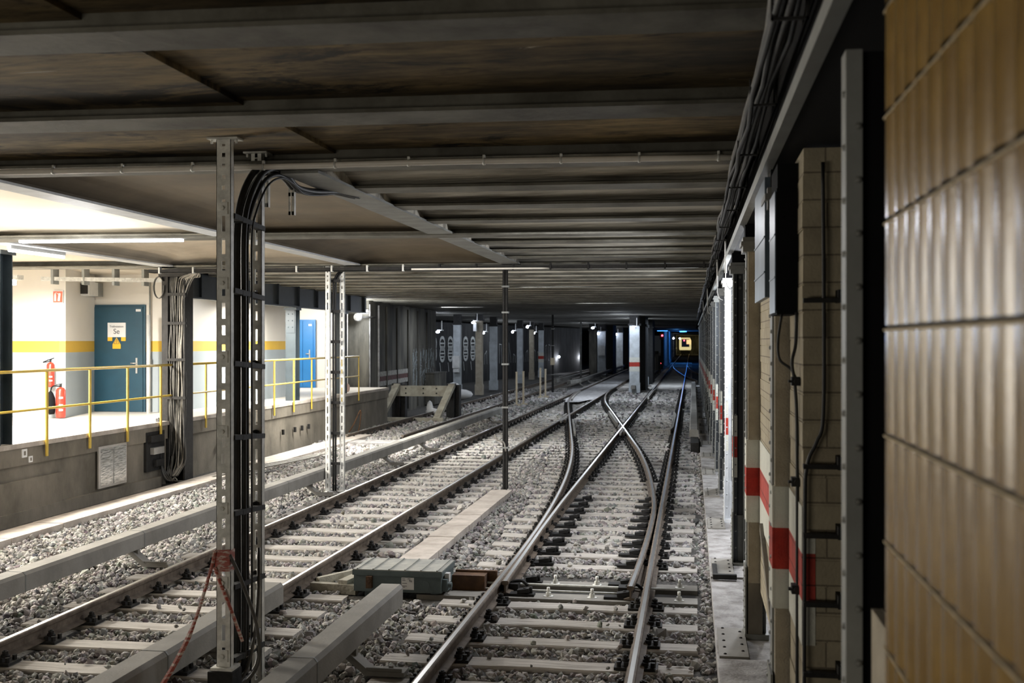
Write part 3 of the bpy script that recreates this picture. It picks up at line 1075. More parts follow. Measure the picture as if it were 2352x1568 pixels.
FI = (IF[None] + (np.arange(n) * 12)[:, None, None]).reshape(-1, 3)
me = bpy.data.meshes.new('ballast')
me.vertices.add(len(V)); me.vertices.foreach_set('co', V.ravel())
me.loops.add(len(FI) * 3); me.loops.foreach_set('vertex_index', FI.ravel().astype(np.int32))
me.polygons.add(len(FI)); me.polygons.foreach_set('loop_start', np.arange(0, len(FI) * 3, 3, dtype=np.int32))
me.polygons.foreach_set('use_smooth', np.zeros(len(FI), dtype=bool))
me.update(calc_edges=True)
att = me.color_attributes.new('tone', 'FLOAT_COLOR', 'POINT')
tone = rng.uniform(0.42, 1.25, n)
tone = np.where(rng.uniform(0, 1, n) < 0.10, tone * 0.45, tone)
base = np.array([0.47, 0.45, 0.425])
colr = np.clip(tone[:, None] * base + rng.uniform(-0.02, 0.02, (n, 3)), 0, 1)
colr = np.concatenate([colr, np.ones((n, 1))], 1)
att.data.foreach_set('color', np.repeat(colr, 12, 0).ravel())
me.materials.append(M['stone'])
o = bpy.data.objects.new('ballast', me)
COL.objects.link(o)
tag(o, 'grey crushed stone ballast filling the bed between all tracks', 'ballast', None, 'stuff')

# ------------------------------------------------------------------ CONDUCTOR RAIL COVERS
CVP = [(-0.085, 0.24), (0.085, 0.24), (0.11, 0.21), (0.11, 0.055), (-0.11, 0.055), (-0.11, 0.21)]


def cover(path, label, brackets, side, seams=True):
    t = thing('conductor_rail', label, 'conductor rail', (path[0][0], path[0][1], -0.14))
    b = MB()
    b.sweep(path, CVP)
    b.build('protective_cover', M['cover'], t)
    b = MB()
    b.sweep(path, [(-0.03, 0.07), (0.03, 0.07), (0.03, 0.035), (-0.03, 0.035)])
    b.build('power_rail', M['railside'], t)
    for (x, y) in brackets:
        b = MB()
        s = side
        b.bar((x, y, 0.10), (x, y, -0.01), 0.14, 0.05, up=(0, 1, 0))
        b.bar((x - s * 0.005, y, 0.01), (x + s * 0.17, y, -0.13), 0.14, 0.05, up=(0, 0, 1))
        b.bar((x + s * 0.15, y, -0.128), (x + s * 0.46, y, -0.128), 0.15, 0.035)
        b.bar((x + s * 0.16, y - 0.06, -0.10), (x + s * 0.44, y - 0.06, -0.10), 0.012, 0.03)
        b.bar((x - s * 0.03, y, 0.09), (x - s * 0.03, y, -0.02), 0.09, 0.02, up=(0, 1, 0))
        b.tube([(x + s * 0.34, y, -0.11), (x + s * 0.34, y, -0.08)], 0.02, 6)
        b.build('bracket', M['cover'], t)
    if seams:
        y = path[0][1] + 0.6
        while y < path[-1][1] - 0.3:
            x = np.interp(y, [p[1] for p in path], [p[0] for p in path])
            b = MB()
            b.sweep([(x, y), (x, y + 0.018)], [(a * 1.02, 0.055 + (z - 0.055) * 1.015) for a, z in CVP])
            b.build('joint_band', M['girder'], t)
            y += 2.35
    return t


cover(line(-6.30, 4.5, 37.0), 'long grey conductor rail cover running left of the left running track',
      [(-6.3, y) for y in (6.6, 12.1, 18.1, 22.8, 26.0, 30.5, 35.0)], 1)
cover([(-3.72, 4.5), (-3.74, 9.75)], 'grey conductor rail cover ending beside the gleaming inner rail behind the slotted posts', [(-3.72, 5.6), (-3.72, 8.9)], -1)
cover([(-2.62, 4.5), (-2.66, 9.85)], 'grey conductor rail cover ending in front of the green point machine', [(-2.62, 8.45)], 1)
cover([(0.06, 28.3), (0.08, 36), (0.12, 62)], 'pale conductor rail cover standing close to the far riveted columns', [(0.08, y) for y in (29, 33, 37, 41, 46, 51, 56)], 1)
cover([(-2.85, 56.2), (-2.72, 60), (-2.60, 88)], 'curved pale conductor rail cover beginning at the white pillar base', [(-2.7, y) for y in (58, 61, 65, 69, 74)], 1)
cover([(-6.72, 62.5), (-6.4, 66), (-6.2, 118)], 'far conductor rail cover left of the left track', [(-6.35, y) for y in (65, 70, 75, 80, 86)], 1)
cover([(-7.75, 64.8), (-7.0, 110)], 'far low conductor rail cover beside the siding', [(-7.6, y) for y in (66, 72)], 1)
# dark pit box in front of the far cover
b = MB()
b.box(-0.02, 0.17, 26.6, 28.25, -0.19, 0.06)
b.box(0.17, 0.2, 26.7, 28.2, -0.19, 0.02)
tag(b.build('end_ramp', M['steeldk']), 'black end ramp in front of the far right conductor cover', 'ramp')

# ------------------------------------------------------------------ TROUGH LIDS, KERBS, WALKWAY BOARDS
for k in range(7):
    y0 = 12.25 + 0.93 * k
    b = MB()
    x0, x1 = -3.31, -2.97
    b.box(x0 + random.uniform(-.01, .01), x1, y0, y0 + 0.915, -0.16, -0.075 + random.uniform(-0.004, 0.004))
    tag(b.build('trough_lid', M['trough']), 'pale concrete cable trough lid in the row behind the point machine', 'trough lid', 'trough lids between the running tracks')
for k in range(13):
    y0 = 6.0 + 1.2 * k
    b = MB()
    b.box(-8.98, -8.52, y0, y0 + 1.185, -0.20, -0.085 + random.uniform(-0.003, 0.003))
    tag(b.build('kerb_slab', M['trough']), 'sandy concrete walkway slab along the foot of the platform wall', 'kerb slab', 'walkway slabs by the platform wall')
for k in range(6):
    y0 = 22.2 + 1.2 * k
    b = MB()
    b.box(-9.05, -8.45, y0, y0 + 1.18, -0.19, -0.08)
    tag(b.build('kerb_slab', M['trough']), 'pale walkway slab between the cable column and the buffer stop', 'kerb slab', 'walkway slabs near the buffer stop')
for k in range(16):
    y0 = 46.0 + 3.0 * k
    xl = -5.38
    xr = -4.12
    b = MB()
    if k == 0:
        b.face([(-5.1, y0, -0.06), (-4.55, y0, -0.06), (xr, y0 + 2.96, -0.06), (xl, y0 + 2.96, -0.06)][::1])
        b.box(xl, xr, y0 + 2.0, y0 + 2.96, -0.12, -0.062)
    else:
        b.box(xl, xr, y0, y0 + 2.96, -0.12, -0.06)
    tag(b.build('walkway_board', M['ledge']), 'smooth pale crossing board laid between the rails of the left track', 'crossing board', 'crossing boards of the left track')
b = MB()
b.box(-6.05, -5.6, 55.2, 58.5, -0.2, -0.02)
tag(b.build('concrete_step', M['ledge']), 'low pale concrete block beside the left track near the thin dark post', 'block')
b = MB()
b.box(-9.1, -6.6, 27.2, 28.0, -0.2, -0.1)
tag(b.build('concrete_strip', M['ledge']), 'bright concrete strip across the bed in front of the rail stubs', 'strip')

# ------------------------------------------------------------------ POINT MACHINE
t = thing('point_machine', 'grey green point machine box with ribbed lid beside the switch blades', 'point machine', (-2.95, 11.4, -0.2))
mx0, mx1, my0, my1 = -3.40, -2.49, 11.15, 11.75
b = MB()
b.box(mx0, mx1, my0, my1, -0.13, 0.045)
b.box(mx0 + 0.1, mx0 + 0.2, my0 + 0.05, my1, -0.22, -0.13)
b.box(mx1 - 0.12, mx1 - 0.04, my0 + 0.05, my1, -0.22, -0.13)
b.build('housing', M['machine'], t)
b = MB()
b.box(mx0 - 0.012, mx1 + 0.012, my0 - 0.015, my1 + 0.01, 0.035, 0.085, 1)
b.box(mx0 - 0.008, mx1 + 0.008, my0 - 0.01, my1 + 0.005, 0.085, 0.094, 0)
for k in range(6):
    x = lerp(mx0 + 0.04, mx1 - 0.04, k / 5)
    b.box(x - 0.007, x + 0.007, my0 - 0.01, my1, 0.094, 0.104, 0)
b.build('lid', [M['lid'], M['machine']], t)
b = MB()
b.box(mx0 + 0.14, mx0 + 0.20, my0 - 0.05, my0, -0.09, 0.03)
b.tube([(mx0 + 0.17, my0 - 0.05, -0.01), (mx0 + 0.17, my0 - 0.07, -0.01)], 0.02, 10)
b.build('padlock', M['rust'], t)
b = MB()
b.box(mx0 + 0.50, mx0 + 0.63, my0 - 0.006, my0, -0.10, 0.022)
pl = b.build('label_plate', M['sign'], t)
b = MB()
for (x, z, w) in ((0.508, 0.008, 0.03), (0.565, 0.010, 0.03), (0.508, -0.008, 0.035), (0.508, -0.036, 0.05), (0.508, -0.064, 0.05), (0.508, -0.075, 0.03)):
    b.box(mx0 + x, mx0 + x + w, my0 - 0.0075, my0 - 0.006, z - 0.0022, z + 0.0022)
b.build('small_print', M['ink'], pl)
b = MB()
b.tube([(mx0 + 0.74, my0 - 0.004, -0.05), (mx0 + 0.74, my0, -0.05)], 0.05, 18)
b.build('crank_cover', M['machine'], t)
b = MB()
b.box(mx1, mx1 + 0.05, my0 + 0.05, my0 + 0.35, -0.12, 0.0, 0)
b.box(mx1 + 0.01, mx1 + 0.055, my0 + 0.12, my0 + 0.2, -0.04, 0.05, 1)
b.tube([(mx1, my0 + 0.1, -0.06), (mx1 + 0.09, my0 + 0.1, -0.06)], 0.03, 10, mi=0)
b.build('rod_gland', [M['machine'], M['lampwhite']], t)


def text(name, s, loc, size, m_, parent, rot=(PI / 2, 0, 0), align='CENTER', ext=0.001):
    c = bpy.data.curves.new(name, 'FONT')
    c.body = s
    c.size = size
    c.extrude = ext
    c.align_x = align
    c.align_y = 'CENTER'
    tmp = bpy.data.objects.new(name + '_tmp', c)
    COL.objects.link(tmp)
    bpy.context.view_layer.update()
    me = bpy.data.meshes.new_from_object(tmp.evaluated_get(bpy.context.evaluated_depsgraph_get()))
    bpy.data.objects.remove(tmp)
    me.materials.clear()
    me.materials.append(m_)
    o = bpy.data.objects.new(name, me)
    COL.objects.link(o)
    o.parent = parent
    w = wloc(parent)
    o.location = (loc[0] - w[0], loc[1] - w[1], loc[2] - w[2])
    o.rotation_euler = rot
    return o


text('number', '96', (mx0 + 0.595, my0 - 0.0085, -0.012), 0.032, M['ink'], pl)
b = MB()
b.box(-2.44, -2.1, 11.45, 11.62, -0.2, 0.0)
b.box(-2.44, -2.0, 11.62, 11.66, -0.2, 0.02)
tag(b.build('rod_housing', M['rust']), 'rusty steel rod housing between the point machine and the left blade', 'rod housing')
b = MB()
b.bar((-3.85, 11.35, -0.12), (-3.55, 11.9, -0.12), 0.05, 0.14)
b.bar((-3.55, 11.25, -0.12), (-3.45, 11.9, -0.12), 0.10, 0.14)
b.bar((-3.9, 11.3, -0.14), (-3.4, 11.25, -0.14), 0.08, 0.10)
tag(b.build('mounting_frame', M['timber']), 'timber mounting frame left of the point machine', 'frame')

# ------------------------------------------------------------------ SLOTTED POSTS WITH CABLES
def slotted_post(x, y, z0, z1, w, d, label, sc=1.0, group=None, foot=True, pitch=0.155):
    t = thing('slotted_post', label, 'post', (x, y, z0), group)
    b = MB()
    sw = w * 0.24
    x0, x1 = x - w / 2, x + w / 2
    b.box(x0, x - sw / 2, y, y + 0.004, z0, z1)
    b.box(x + sw / 2, x1, y, y + 0.004, z0, z1)
    b.box(x0, x0 + 0.004, y, y + d, z0, z1)
    b.box(x1 - 0.004, x1, y, y + d, z0, z1)
    b.box(x0, x0 + 0.016, y + d - 0.004, y + d, z0, z1)
    b.box(x1 - 0.016, x1, y + d - 0.004, y + d, z0, z1)
    z = z0
    k = 0
    top = z1 - 0.42 * sc
    while z < top:
        g = pitch * (0.30 if k % 3 else 0.42)
        b.box(x - sw / 2, x + sw / 2, y, y + 0.004, z, min(z + g, z1))
        z += pitch * (1.0 if k % 3 else 0.85)
        k += 1
    zz = z - pitch * 0.4
    b.box(x - sw / 2, x + sw / 2, y, y + 0.004, z - 0.02, z)
    while z < z1 - 0.02:
        b.box(x - sw / 2, x + sw / 2, y, y + 0.004, z, z + 0.045 * sc)
        z += 0.075 * sc
    b.box(x - sw / 2, x + sw / 2, y, y + 0.004, z1 - 0.03, z1)
    b.build('channel', M['galv'], t)
    b = MB()
    b.box(x - w * 1.05, x + w * 1.05, y - 0.03, y + d + 0.03, z1, z1 + 0.012)
    for s in (-1, 1): b.tube([(x + s * w * 0.85, y + 0.01, z1 - 0.025), (x + s * w * 0.85, y + 0.01, z1)], 0.009, 6)
    b.build('head_plate', M['galv'], t)
    if foot:
        b = MB()
        b.box(x - w * 0.75, x + w * 0.75, y - 0.04, y + d + 0.05, z0 - 0.02, z0)
        b.build('foot_plate', M['galv'], t)
    return t


PXp = -3.17
p1 = slotted_post(PXp, 7.36, 0.18, 3.795, 0.104, 0.055, 'tall galvanised slotted post, left and nearer of the foreground pair, wrapped in tape')
p2 = slotted_post(PXp, 7.95, -0.15, 3.795, 0.086, 0.06, 'tall galvanised slotted post, right and farther of the foreground pair')


def zy(ypx, d): return H - (ypx - 784) * d / F


clamps_z = [zy(v, 8.15) for v in (512, 676, 837, 1000, 1168, 1330)] + [zy(1478, 8.3)]
for k, z in enumerate(clamps_z):
    b = MB()
    b.bar((PXp + 0.035, 7.42, z + 0.015), (PXp + 0.03, 7.99, z - 0.02), 0.05, 0.035)
    b.box(PXp - 0.05, PXp + 0.06, 7.56, 7.78, z - 0.016, z + 0.016)
    b.tube([(PXp + 0.0, 7.915, z), (PXp + 0.0, 7.95, z)], 0.028, 8)
    b.build('cable_clamp', M['steeldk'], p2)
    b = MB()
    b.box(PXp - 0.035, PXp + 0.035, 7.345, 7.36, z + 0.02, z + 0.10)
    b.tube([(PXp, 7.325, z + 0.06), (PXp, 7.345, z + 0.06)], 0.016, 6, smooth=False)
    b.build('bolt_plate', M['galv'], p1)
# thick black cables climbing the pair of posts and bending over under the ceiling
for k, (dx, dy, r) in enumerate(((-0.006, 7.60, 0.024), (0.036, 7.63, 0.021), (-0.004, 7.665, 0.020), (0.034, 7.69, 0.016), (0.058, 7.72, 0.008))):
    b = MB()
    x = PXp + dx
    e = 0.02 * k
    pts = [(x, dy - 0.05, -0.12), (x, dy, 0.3), (x, dy, 1.5), (x, dy, 2.6), (x, dy, 3.15), (x - 0.0, dy + 0.08, 3.42 - e), (x + 0.01, dy + 0.28, 3.64 - e), (x + 0.01, dy + 0.56, 3.74 - e),
           (x + 0.02, dy + 0.80, 3.73 - e), (x + 0.02, dy + 1.05, 3.66 - e * 0.7), (x + 0.04, dy + 1.4, 3.66 - e * 0.3), (x + 0.12, dy + 1.8, 3.70), (x + 0.2, dy + 2.1, 3.70)]
    b.tube(smoothpath(pts, 5), r, 10)
    tag(b.build('power_cable', M['cable']), ('thick black cable, %s in the bundle climbing the foreground posts' % ('leftmost', 'second from left', 'middle', 'rearmost', 'thinnest')[k]), 'cable')
# loose grey leads at the foot of the post
for k, pts in enumerate(([(-3.12, 7.35, 0.95), (-3.05, 7.4, 0.75), (-2.98, 7.5, 0.4), (-3.0, 7.5, 0.12), (-3.15, 7.2, -0.02), (-3.35, 6.9, -0.06)],
                         [(-3.13, 7.9, 0.9), (-3.10, 7.8, 0.5), (-3.10, 7.6, 0.1), (-3.2, 7.3, -0.05), (-3.4, 6.8, -0.08)],
                         [(-3.14, 7.93, 0.3), (-3.10, 7.7, 0.05), (-3.25, 7.1, -0.02), (-3.5, 6.7, -0.1)])):
    b = MB()
    b.tube(smoothpath(pts), 0.013, 7)
    tag(b.build('loose_cable', M['ccable']), ('limp grey lead hanging from the taped post', 'limp grey lead curling behind the foreground posts', 'short grey lead lying at the foot of the right post')[k], 'cable')
for k, (xx, yy) in enumerate(((-3.42, 7.05), (-3.30, 7.12))):
    b = MB()
    b.box(xx - 0.02, xx + 0.02, yy - 0.02, yy + 0.02, -0.2, 0.10)
    b.box(xx - 0.028, xx + 0.028, yy - 0.03, yy + 0.03, 0.10, 0.112)
    tag(b.build('marker_stub', M['beige']), ('short yellowish stub post left of the taped post foot', 'short yellowish stub post touching the taped post foot')[k], 'stub post')
b = MB()
b.tube([(-3.55, 6.7, -0.12), (-3.25, 7.35, 0.02), (-3.1, 7.75, 0.22)], 0.014, 8)
tag(b.build('steel_rod', M['beige']), 'thin yellowish rod slanting up behind the stub posts', 'rod')
b = MB()
b.box(PXp - 0.09, PXp + 0.09, 7.3, 7.46, -0.16, 0.158)
tag(b.build('post_footing', M['steeldk']), 'black steel footing under the taped post', 'footing')
b = MB()
zt0, zt1 = zy(1305, 7.85), zy(1258, 7.85)
nn = 5
for k in range(nn):
    z = lerp(zt0, zt1, k / nn)
    w = 0.053
    b.bar((PXp - w, 7.345 - 0.004 * (k % 2), z + 0.012), (PXp + w, 7.345 - 0.004 * ((k + 1) % 2), z + 0.02 + 0.01 * (k % 2)), 0.006, 0.034)
    b.box(PXp - w, PXp - w + 0.005, 7.34, 7.43, z, z + 0.03)
    b.box(PXp + w - 0.005, PXp + w, 7.34, 7.43, z, z + 0.03)
b.tube(smoothpath([(PXp - 0.05, 7.33, zt1), (PXp - 0.07, 7.3, zt0), (-3.30, 7.1, 0.45), (-3.45, 6.9, 0.1), (-3.62, 6.7, -0.1)]), [0.012] * 12 + [0.018] * 13, 5, smooth=False)
b.tube(smoothpath([(PXp - 0.05, 7.33, zt0 + 0.03), (PXp - 0.0, 7.33, zt0 - 0.1), (PXp + 0.06, 7.34, zt0 - 0.25), (PXp + 0.12, 7.4, 0.35)]), 0.012, 5, smooth=False)
tag(b.build('barrier_tape', M['tape']), 'crumpled red and white barrier tape wound round the nearer slotted post', 'barrier tape')
# short hanging channels near the ceiling
for k, (yy, z0, z1, w, lab) in enumerate(((8.12, 3.42, 3.80, 0.03, 'short narrow hanging channel right behind the farther foreground post'), (8.66, 3.42, 3.72, 0.045, 'short pale slotted channel hanging under the bent black cables'))):
    b = MB()
    x = -3.17 + 0.01
    b.box(x - w / 2, x - w / 2 + w * 0.36, yy, yy + 0.004, z0, z1)
    b.box(x + w / 2 - w * 0.36, x + w / 2, yy, yy + 0.004, z0, z1)
    for zz in (z0, (z0 + z1) / 2, z1 - 0.03): b.box(x - w / 2, x + w / 2, yy, yy + 0.004, zz, zz + 0.03)
    b.box(x + w / 2, x + w / 2 + 0.004, yy, yy + 0.035, z0, z1)
    b.box(x - w, x + w, yy - 0.01, yy + 0.05, z1, z1 + 0.01)
    tag(b.build('hanging_channel', M['galv']), lab, 'channel')

# second pair of slotted posts
for (x, yy, lab) in ((-6.12, 18.55, 'distant slotted post beside the conductor cover, left one of its pair'), (-5.93, 18.75, 'distant slotted post beside the conductor cover, right one of its pair')):
    q = slotted_post(x, yy, -0.15, 3.69, 0.085, 0.05, lab, pitch=0.17)
    if x < -6:
        for k in range(7):
            b = MB()
            z = 0.3 + k * 0.52
            b.box(-6.10, -5.93, 18.62, 18.66, z, z + 0.05)
            b.build('cable_clamp', M['steeldk'], q)
for k, dx in enumerate((0.06, 0.10)):
    b = MB()
    x = -6.12 + dx
    b.tube(smoothpath([(x, 18.68, -0.15), (x, 18.68, 1.5), (x, 18.68, 3.2), (x + 0.02, 18.72, 3.5), (x + 0.2, 18.78, 3.64), (x + 0.9, 18.85, 3.68)]), 0.018, 8)
    tag(b.build('power_cable', M['cable']), ('black cable running up between the distant slotted posts, left one', 'black cable running up between the distant slotted posts, right one')[k], 'cable')
# single dark posts
for k, (x, yy, z1, w, lab) in enumerate(((-3.20, 19.45, 3.69, 0.085, 'dark slim post standing in the trough line between the running tracks'),
                                        (-6.60, 54.2, 3.7, 0.09, 'far slim dark post with a small sign left of the running tracks'),
                                        (-7.4, 76.5, 3.7, 0.13, 'farthest slim grey post left of the running tracks'))):
    t = thing('dark_post', lab, 'post', (x, yy, -0.2))
    b = MB()
    b.box(x - w / 2, x + w / 2, yy - w / 2, yy - w / 2 + 0.008, -0.2, z1)
    b.box(x - 0.006, x + 0.006, yy - w / 2, yy + w / 2, -0.2, z1)
    b.box(x - w / 2, x + w / 2, yy + w / 2 - 0.008, yy + w / 2, -0.2, z1)
    b.build('shaft', M['steeldk'] if k < 2 else M['girder'], t)
    for z in ((0.55, 1.25, 2.0, 2.9, 3.35) if k == 0 else (0.8, 2.2, 3.0)):
        b = MB()
        b.box(x - w / 2 - 0.015, x + w / 2 + 0.02, yy - w / 2 - 0.02, yy + w / 2, z, z + 0.03)
        b.build('strap', M['steelcol'], t)
    if k == 0:
        b = MB()
        b.tube(smoothpath([(x - 0.18, yy - 0.05, 0.80), (x - 0.13, yy - 0.05, 0.70), (x - 0.02, yy - 0.05, 0.66), (x + 0.02, yy - 0.05, 0.5)]), 0.015, 6)
        b.build('cable_tail', M['gcable'], t)
    if k == 1:
        b = MB()
        b.box(x - 0.10, x + 0.10, yy - 0.09, yy - 0.06, 1.28, 1.62)
        b.build('notice_plate', M['beige'], t)
        b = MB()
        b.box(-6.75, -6.2, 53.8, 54.6, -0.2, -0.04)
        b.build('foot_block', M['ledge'], t)

# ------------------------------------------------------------------ CONDUIT ACROSS THE CEILING, CABLE TRAY
t = thing('ceiling_conduit', 'long pale conduit clipped across the ceiling above the foreground posts', 'conduit', (-2.5, 8.0, 3.68))
zc = 3.685
cpts = [(-7.0, 7.92 + SK * -7.0 + 0.05, zc), (-5.2, 7.96 + SK * -5.2 + 0.02, zc), (-3.3, 7.98 + SK * -3.3, zc), (-2.75, 7.99 + SK * -2.75 - 0.03, zc), (-1.7, 7.92 + SK * -1.7, zc), (0.30, 7.98, zc)]
b = MB()
b.tube(smoothpath(cpts, 4), 0.021, 10)
b.build('pipe', M['conduit'], t)
for k in range(14):
    x = -6.9 + k * 0.545
    yy = float(np.interp(x, [p[0] for p in cpts], [p[1] for p in cpts]))
    b = MB()
    b.tube([(x - 0.008, yy, zc), (x + 0.008, yy, zc)], 0.027, 10)
    b.box(x - 0.008, x + 0.008, yy - 0.01, yy + 0.01, zc + 0.02, zc + 0.045)
    b.build('clip', M['galv'], t)

t = thing('cable_tray', 'dark cable tray with hangers under the big cross girder', 'cable tray', (-3, 18.6, 3.6))
b = MB()
b.box(-9.3, 0.34, 18.40, 18.44, 3.60, 3.66)
b.box(-9.3, 0.34, 18.40, 18.62, 3.60, 3.606)
b.build('tray_rail', M['steeldk'], t)
b = MB()
for k in range(3):
    pts = []
    for j in range(24):
        x = -9.0 + 9.3 * j / 23
        pts.append((x, 18.44 + 0.05 * k, 3.63 + 0.012 * math.sin(j * 2.1 + k)))
    b.tube(pts, 0.016, 6)
b.build('tray_cables', M['ccable'], t)
for k in range(16):
    x = -9.1 + 0.62 * k
    b = MB()
    b.box(x - 0.015, x + 0.015, 18.39, 18.46, 3.585, 3.70)
    b.build('hanger', M['galv'] if k < 8 else M['steeldk'], t)
b = MB()
b.tube([(-4.6, 18.34, 3.612), (0.3, 18.5, 3.612)], 0.016, 8)
tag(b.build('thin_conduit', M['conduit']), 'thin pale conduit along the underside of the dark cable tray', 'conduit')

# ------------------------------------------------------------------ RIGHT SIDE: RIVETED COLUMNS, GIRDER, LEDGE, BRICK
CY0, CSP = 3.45, 3.045
XF = 0.45


def riveted_column(y, label, m_='steelcol', stripe=False, group=None, bright=False):
    t = thing('riveted_column', label, 'column', (0.52, y + 0.1, -0.1), group)
    b = MB()
    z0, z1 = -0.1, 3.27
    b.box(XF, XF + 0.012, y + 0.05, y + 0.21, z0, z1)                 # flange towards the track
    if bright: b.box(XF + 0.012, XF + 0.045, y + 0.06, y + 0.075, z0, z1)
    b.box(XF + 0.012, XF + 0.024, y + 0.075, y + 0.16, z0, z1)
    b.box(XF + 0.11, XF + 0.15, y + 0.06, y + 0.075, z0, z1)
    b.box(XF + 0.15, XF + 0.162, y + 0.05, y + 0.21, z0, z1)
    b.build('shaft', M[m_], t)
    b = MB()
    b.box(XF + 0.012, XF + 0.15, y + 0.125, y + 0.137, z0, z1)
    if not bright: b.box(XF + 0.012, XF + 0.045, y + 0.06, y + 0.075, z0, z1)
    b.build('web', M['steelwhite'] if bright else M['fascia'], t)  # dark web colour stands for shade, pale one for the lit column
    b = MB()
    z = 0.1
    while z < z1 - 0.1:
        b.rivet((XF, y + 0.075, z), 0.014, 0, -1)
        b.rivet((XF, y + 0.185, z + 0.09), 0.014, 0, -1)
        b.rivet((XF + 0.028, y + 0.06, z + 0.05), 0.012, 1, -1)
        b.rivet((XF + 0.130, y + 0.06, z + 0.05), 0.012, 1, -1)
        z += 0.182
    for z in (3.0, 3.12): b.rivet((XF + 0.08, y + 0.125, z), 0.022, 1, -1)
    b.build('rivets', M[m_], t)
    b = MB()
    b.box(XF - 0.015, XF + 0.18, y - 0.03, y + 0.29, -0.19, 0.0)
    b.box(XF - 0.012, XF, y - 0.02, y + 0.28, 0.0, 0.55)
    b.box(XF + 0.012, XF + 0.15, y + 0.10, y + 0.125, 0.0, 0.50)
    zz = 0.05
    while zz < 0.55:
        b.rivet((XF - 0.012, y + 0.02, zz), 0.013, 0, -1)
        b.rivet((XF - 0.012, y + 0.24, zz), 0.013, 0, -1)
        zz += 0.085
    b.build('base_stiffener', M['girder'] if m_ == 'steelcol' else M['steelwhite'], t)
    b = MB()
    b.box(XF - 0.03, XF + 0.19, y - 0.03, y + 0.29, 3.15, 3.27)
    b.box(XF - 0.045, XF + 0.2, y - 0.045, y + 0.3, 3.20, 3.235)
    b.build('capital', M['girder'] if m_ == 'steelcol' else M['steelwhite'], t)
    if stripe:
        b = MB()
        for (za, zb, mi) in ((0.92, 1.14, 1), (1.14, 1.37, 0), (1.37, 1.60, 1)):
            b.box(XF - 0.002, XF, y + 0.05, y + 0.21, za, zb, mi)
            b.box(XF - 0.002, XF + 0.047, y + 0.057, y + 0.06, za, zb, mi)
        b.build('warning_stripe', [M['red'], M['white']], t)
    return t


names = ['first', 'second', 'third', 'fourth', 'fifth', 'sixth', 'seventh', 'eighth', 'ninth', 'tenth', 'eleventh', 'twelfth']
t = thing('riveted_column', 'grey riveted column next to the dark gap by the ochre tiles', 'column', (0.5, CY0 + 0.1, -0.1))
b = MB()
b.box(XF, XF + 0.047, CY0, CY0 + 0.014, -0.1, 3.27)
b.box(XF, XF + 0.010, CY0 + 0.014, CY0 + 0.10, -0.1, 3.27)
b.build('shaft', M['steelcol'], t)
b = MB()
z = 0.2
while z < 3.2:
    b.rivet((XF + 0.036, CY0, z), 0.012, 1, -1)
    b.rivet((XF, CY0 + 0.03, z + 0.1), 0.012, 0, -1)
    z += 0.158
b.build('rivets', M['girder'], t)
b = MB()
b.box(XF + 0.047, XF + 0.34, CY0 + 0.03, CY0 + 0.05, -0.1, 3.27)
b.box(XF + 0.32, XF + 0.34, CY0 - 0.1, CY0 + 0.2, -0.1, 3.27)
b.build('web', M['box'], t)  # black colour stands for the unlit gap behind the flange strip
riveted_column(CY0 + CSP, 'riveted column half hidden behind the black wall cabinet, encased in plaster')
riveted_column(CY0 + 2 * CSP, 'riveted column encased in plaster beyond the black wall cabinet')
riveted_column(CY0 + 3 * CSP, 'dark riveted column just beyond the plastered ones', stripe=True)
riveted_column(CY0 + 4 * CSP, 'brightly lit pale riveted column with a red and white band', 'steelwhite', stripe=True, bright=True)  # paler colour carries the lamp light falling on this column
proto = riveted_column(CY0 + 5 * CSP, 'riveted column directly behind the brightly lit pale one', 'steelcol', stripe=True)
far_l = 'slender riveted column in the receding right-hand row beyond the brightly lit one'
for k in range(6, 22):
    y = CY0 + k * CSP
    c = copy_tree(proto, (0.52, y + 0.1, -0.1), far_l)
    c['group'] = 'receding riveted columns on the right'

# plaster casing of the two nearer columns, with the painted band
for (y, lab) in ((CY0 + CSP, 'rough plaster casing with a red and white band beneath the black wall cabinet'), (CY0 + 2 * CSP, 'rough plaster casing with a red and white band next to the cream brick wall')):
    t = thing('plaster_casing', lab, 'casing', (0.51, y, 0))
    b = MB()
    x0, x1 = XF + 0.012, XF + 0.128
    segs = ((-0.1, 0.42, 0), (0.42, 0.92, 1), (0.92, 1.14, 2), (1.14, 1.37, 3), (1.37, 1.60, 2), (1.60, 3.15, 1))
    for (za, zb, mi) in segs: b.box(x0, x1, y - 0.018, y + 0.09, za, zb, mi)
    for (za, zb, mi) in segs[2:5]: b.box(XF - 0.003, XF + 0.012, y - 0.01, y + 0.26, za, zb, mi)
    b.build('plaster', [M['conc'], M['plaster'], M['white'], M['red']], t)

# brick piers between the columns
def brick(x0, x1, y0, y1, z0, z1, label, band=True):
    t = thing('brick_pier', label, 'brick pier', ((x0 + x1) / 2, (y0 + y1) / 2, z0))
    b = MB()
    b.box(x0, x1, y0, y1, z0, z1)
    for k in range(int((z1 - z0) / 0.135)):      # slightly proud courses give the wall its uneven joints
        z = z0 + 0.135 * k
        e = random.uniform(0.001, 0.007)
        b.box(x0 - e, x1, y0 - e, y1, z + 0.005, z + 0.135)
    b.build('brickwork', M['brick'], t)
    if band:
        b = MB()
        for (za, zb, mi) in ((0.92, 1.14, 1), (1.14, 1.37, 0), (1.37, 1.60, 1)):
            b.box(x0 - 0.010, x0 - 0.004, y0 - 0.010, y1, za, zb, mi)
            b.box(x0 - 0.010, x0 + 0.055, y0 - 0.011, y0 - 0.006, za, min(zb, 1.47), mi)
        b.build('warning_stripe', [M['brickred'], M['white']], t)
    return t


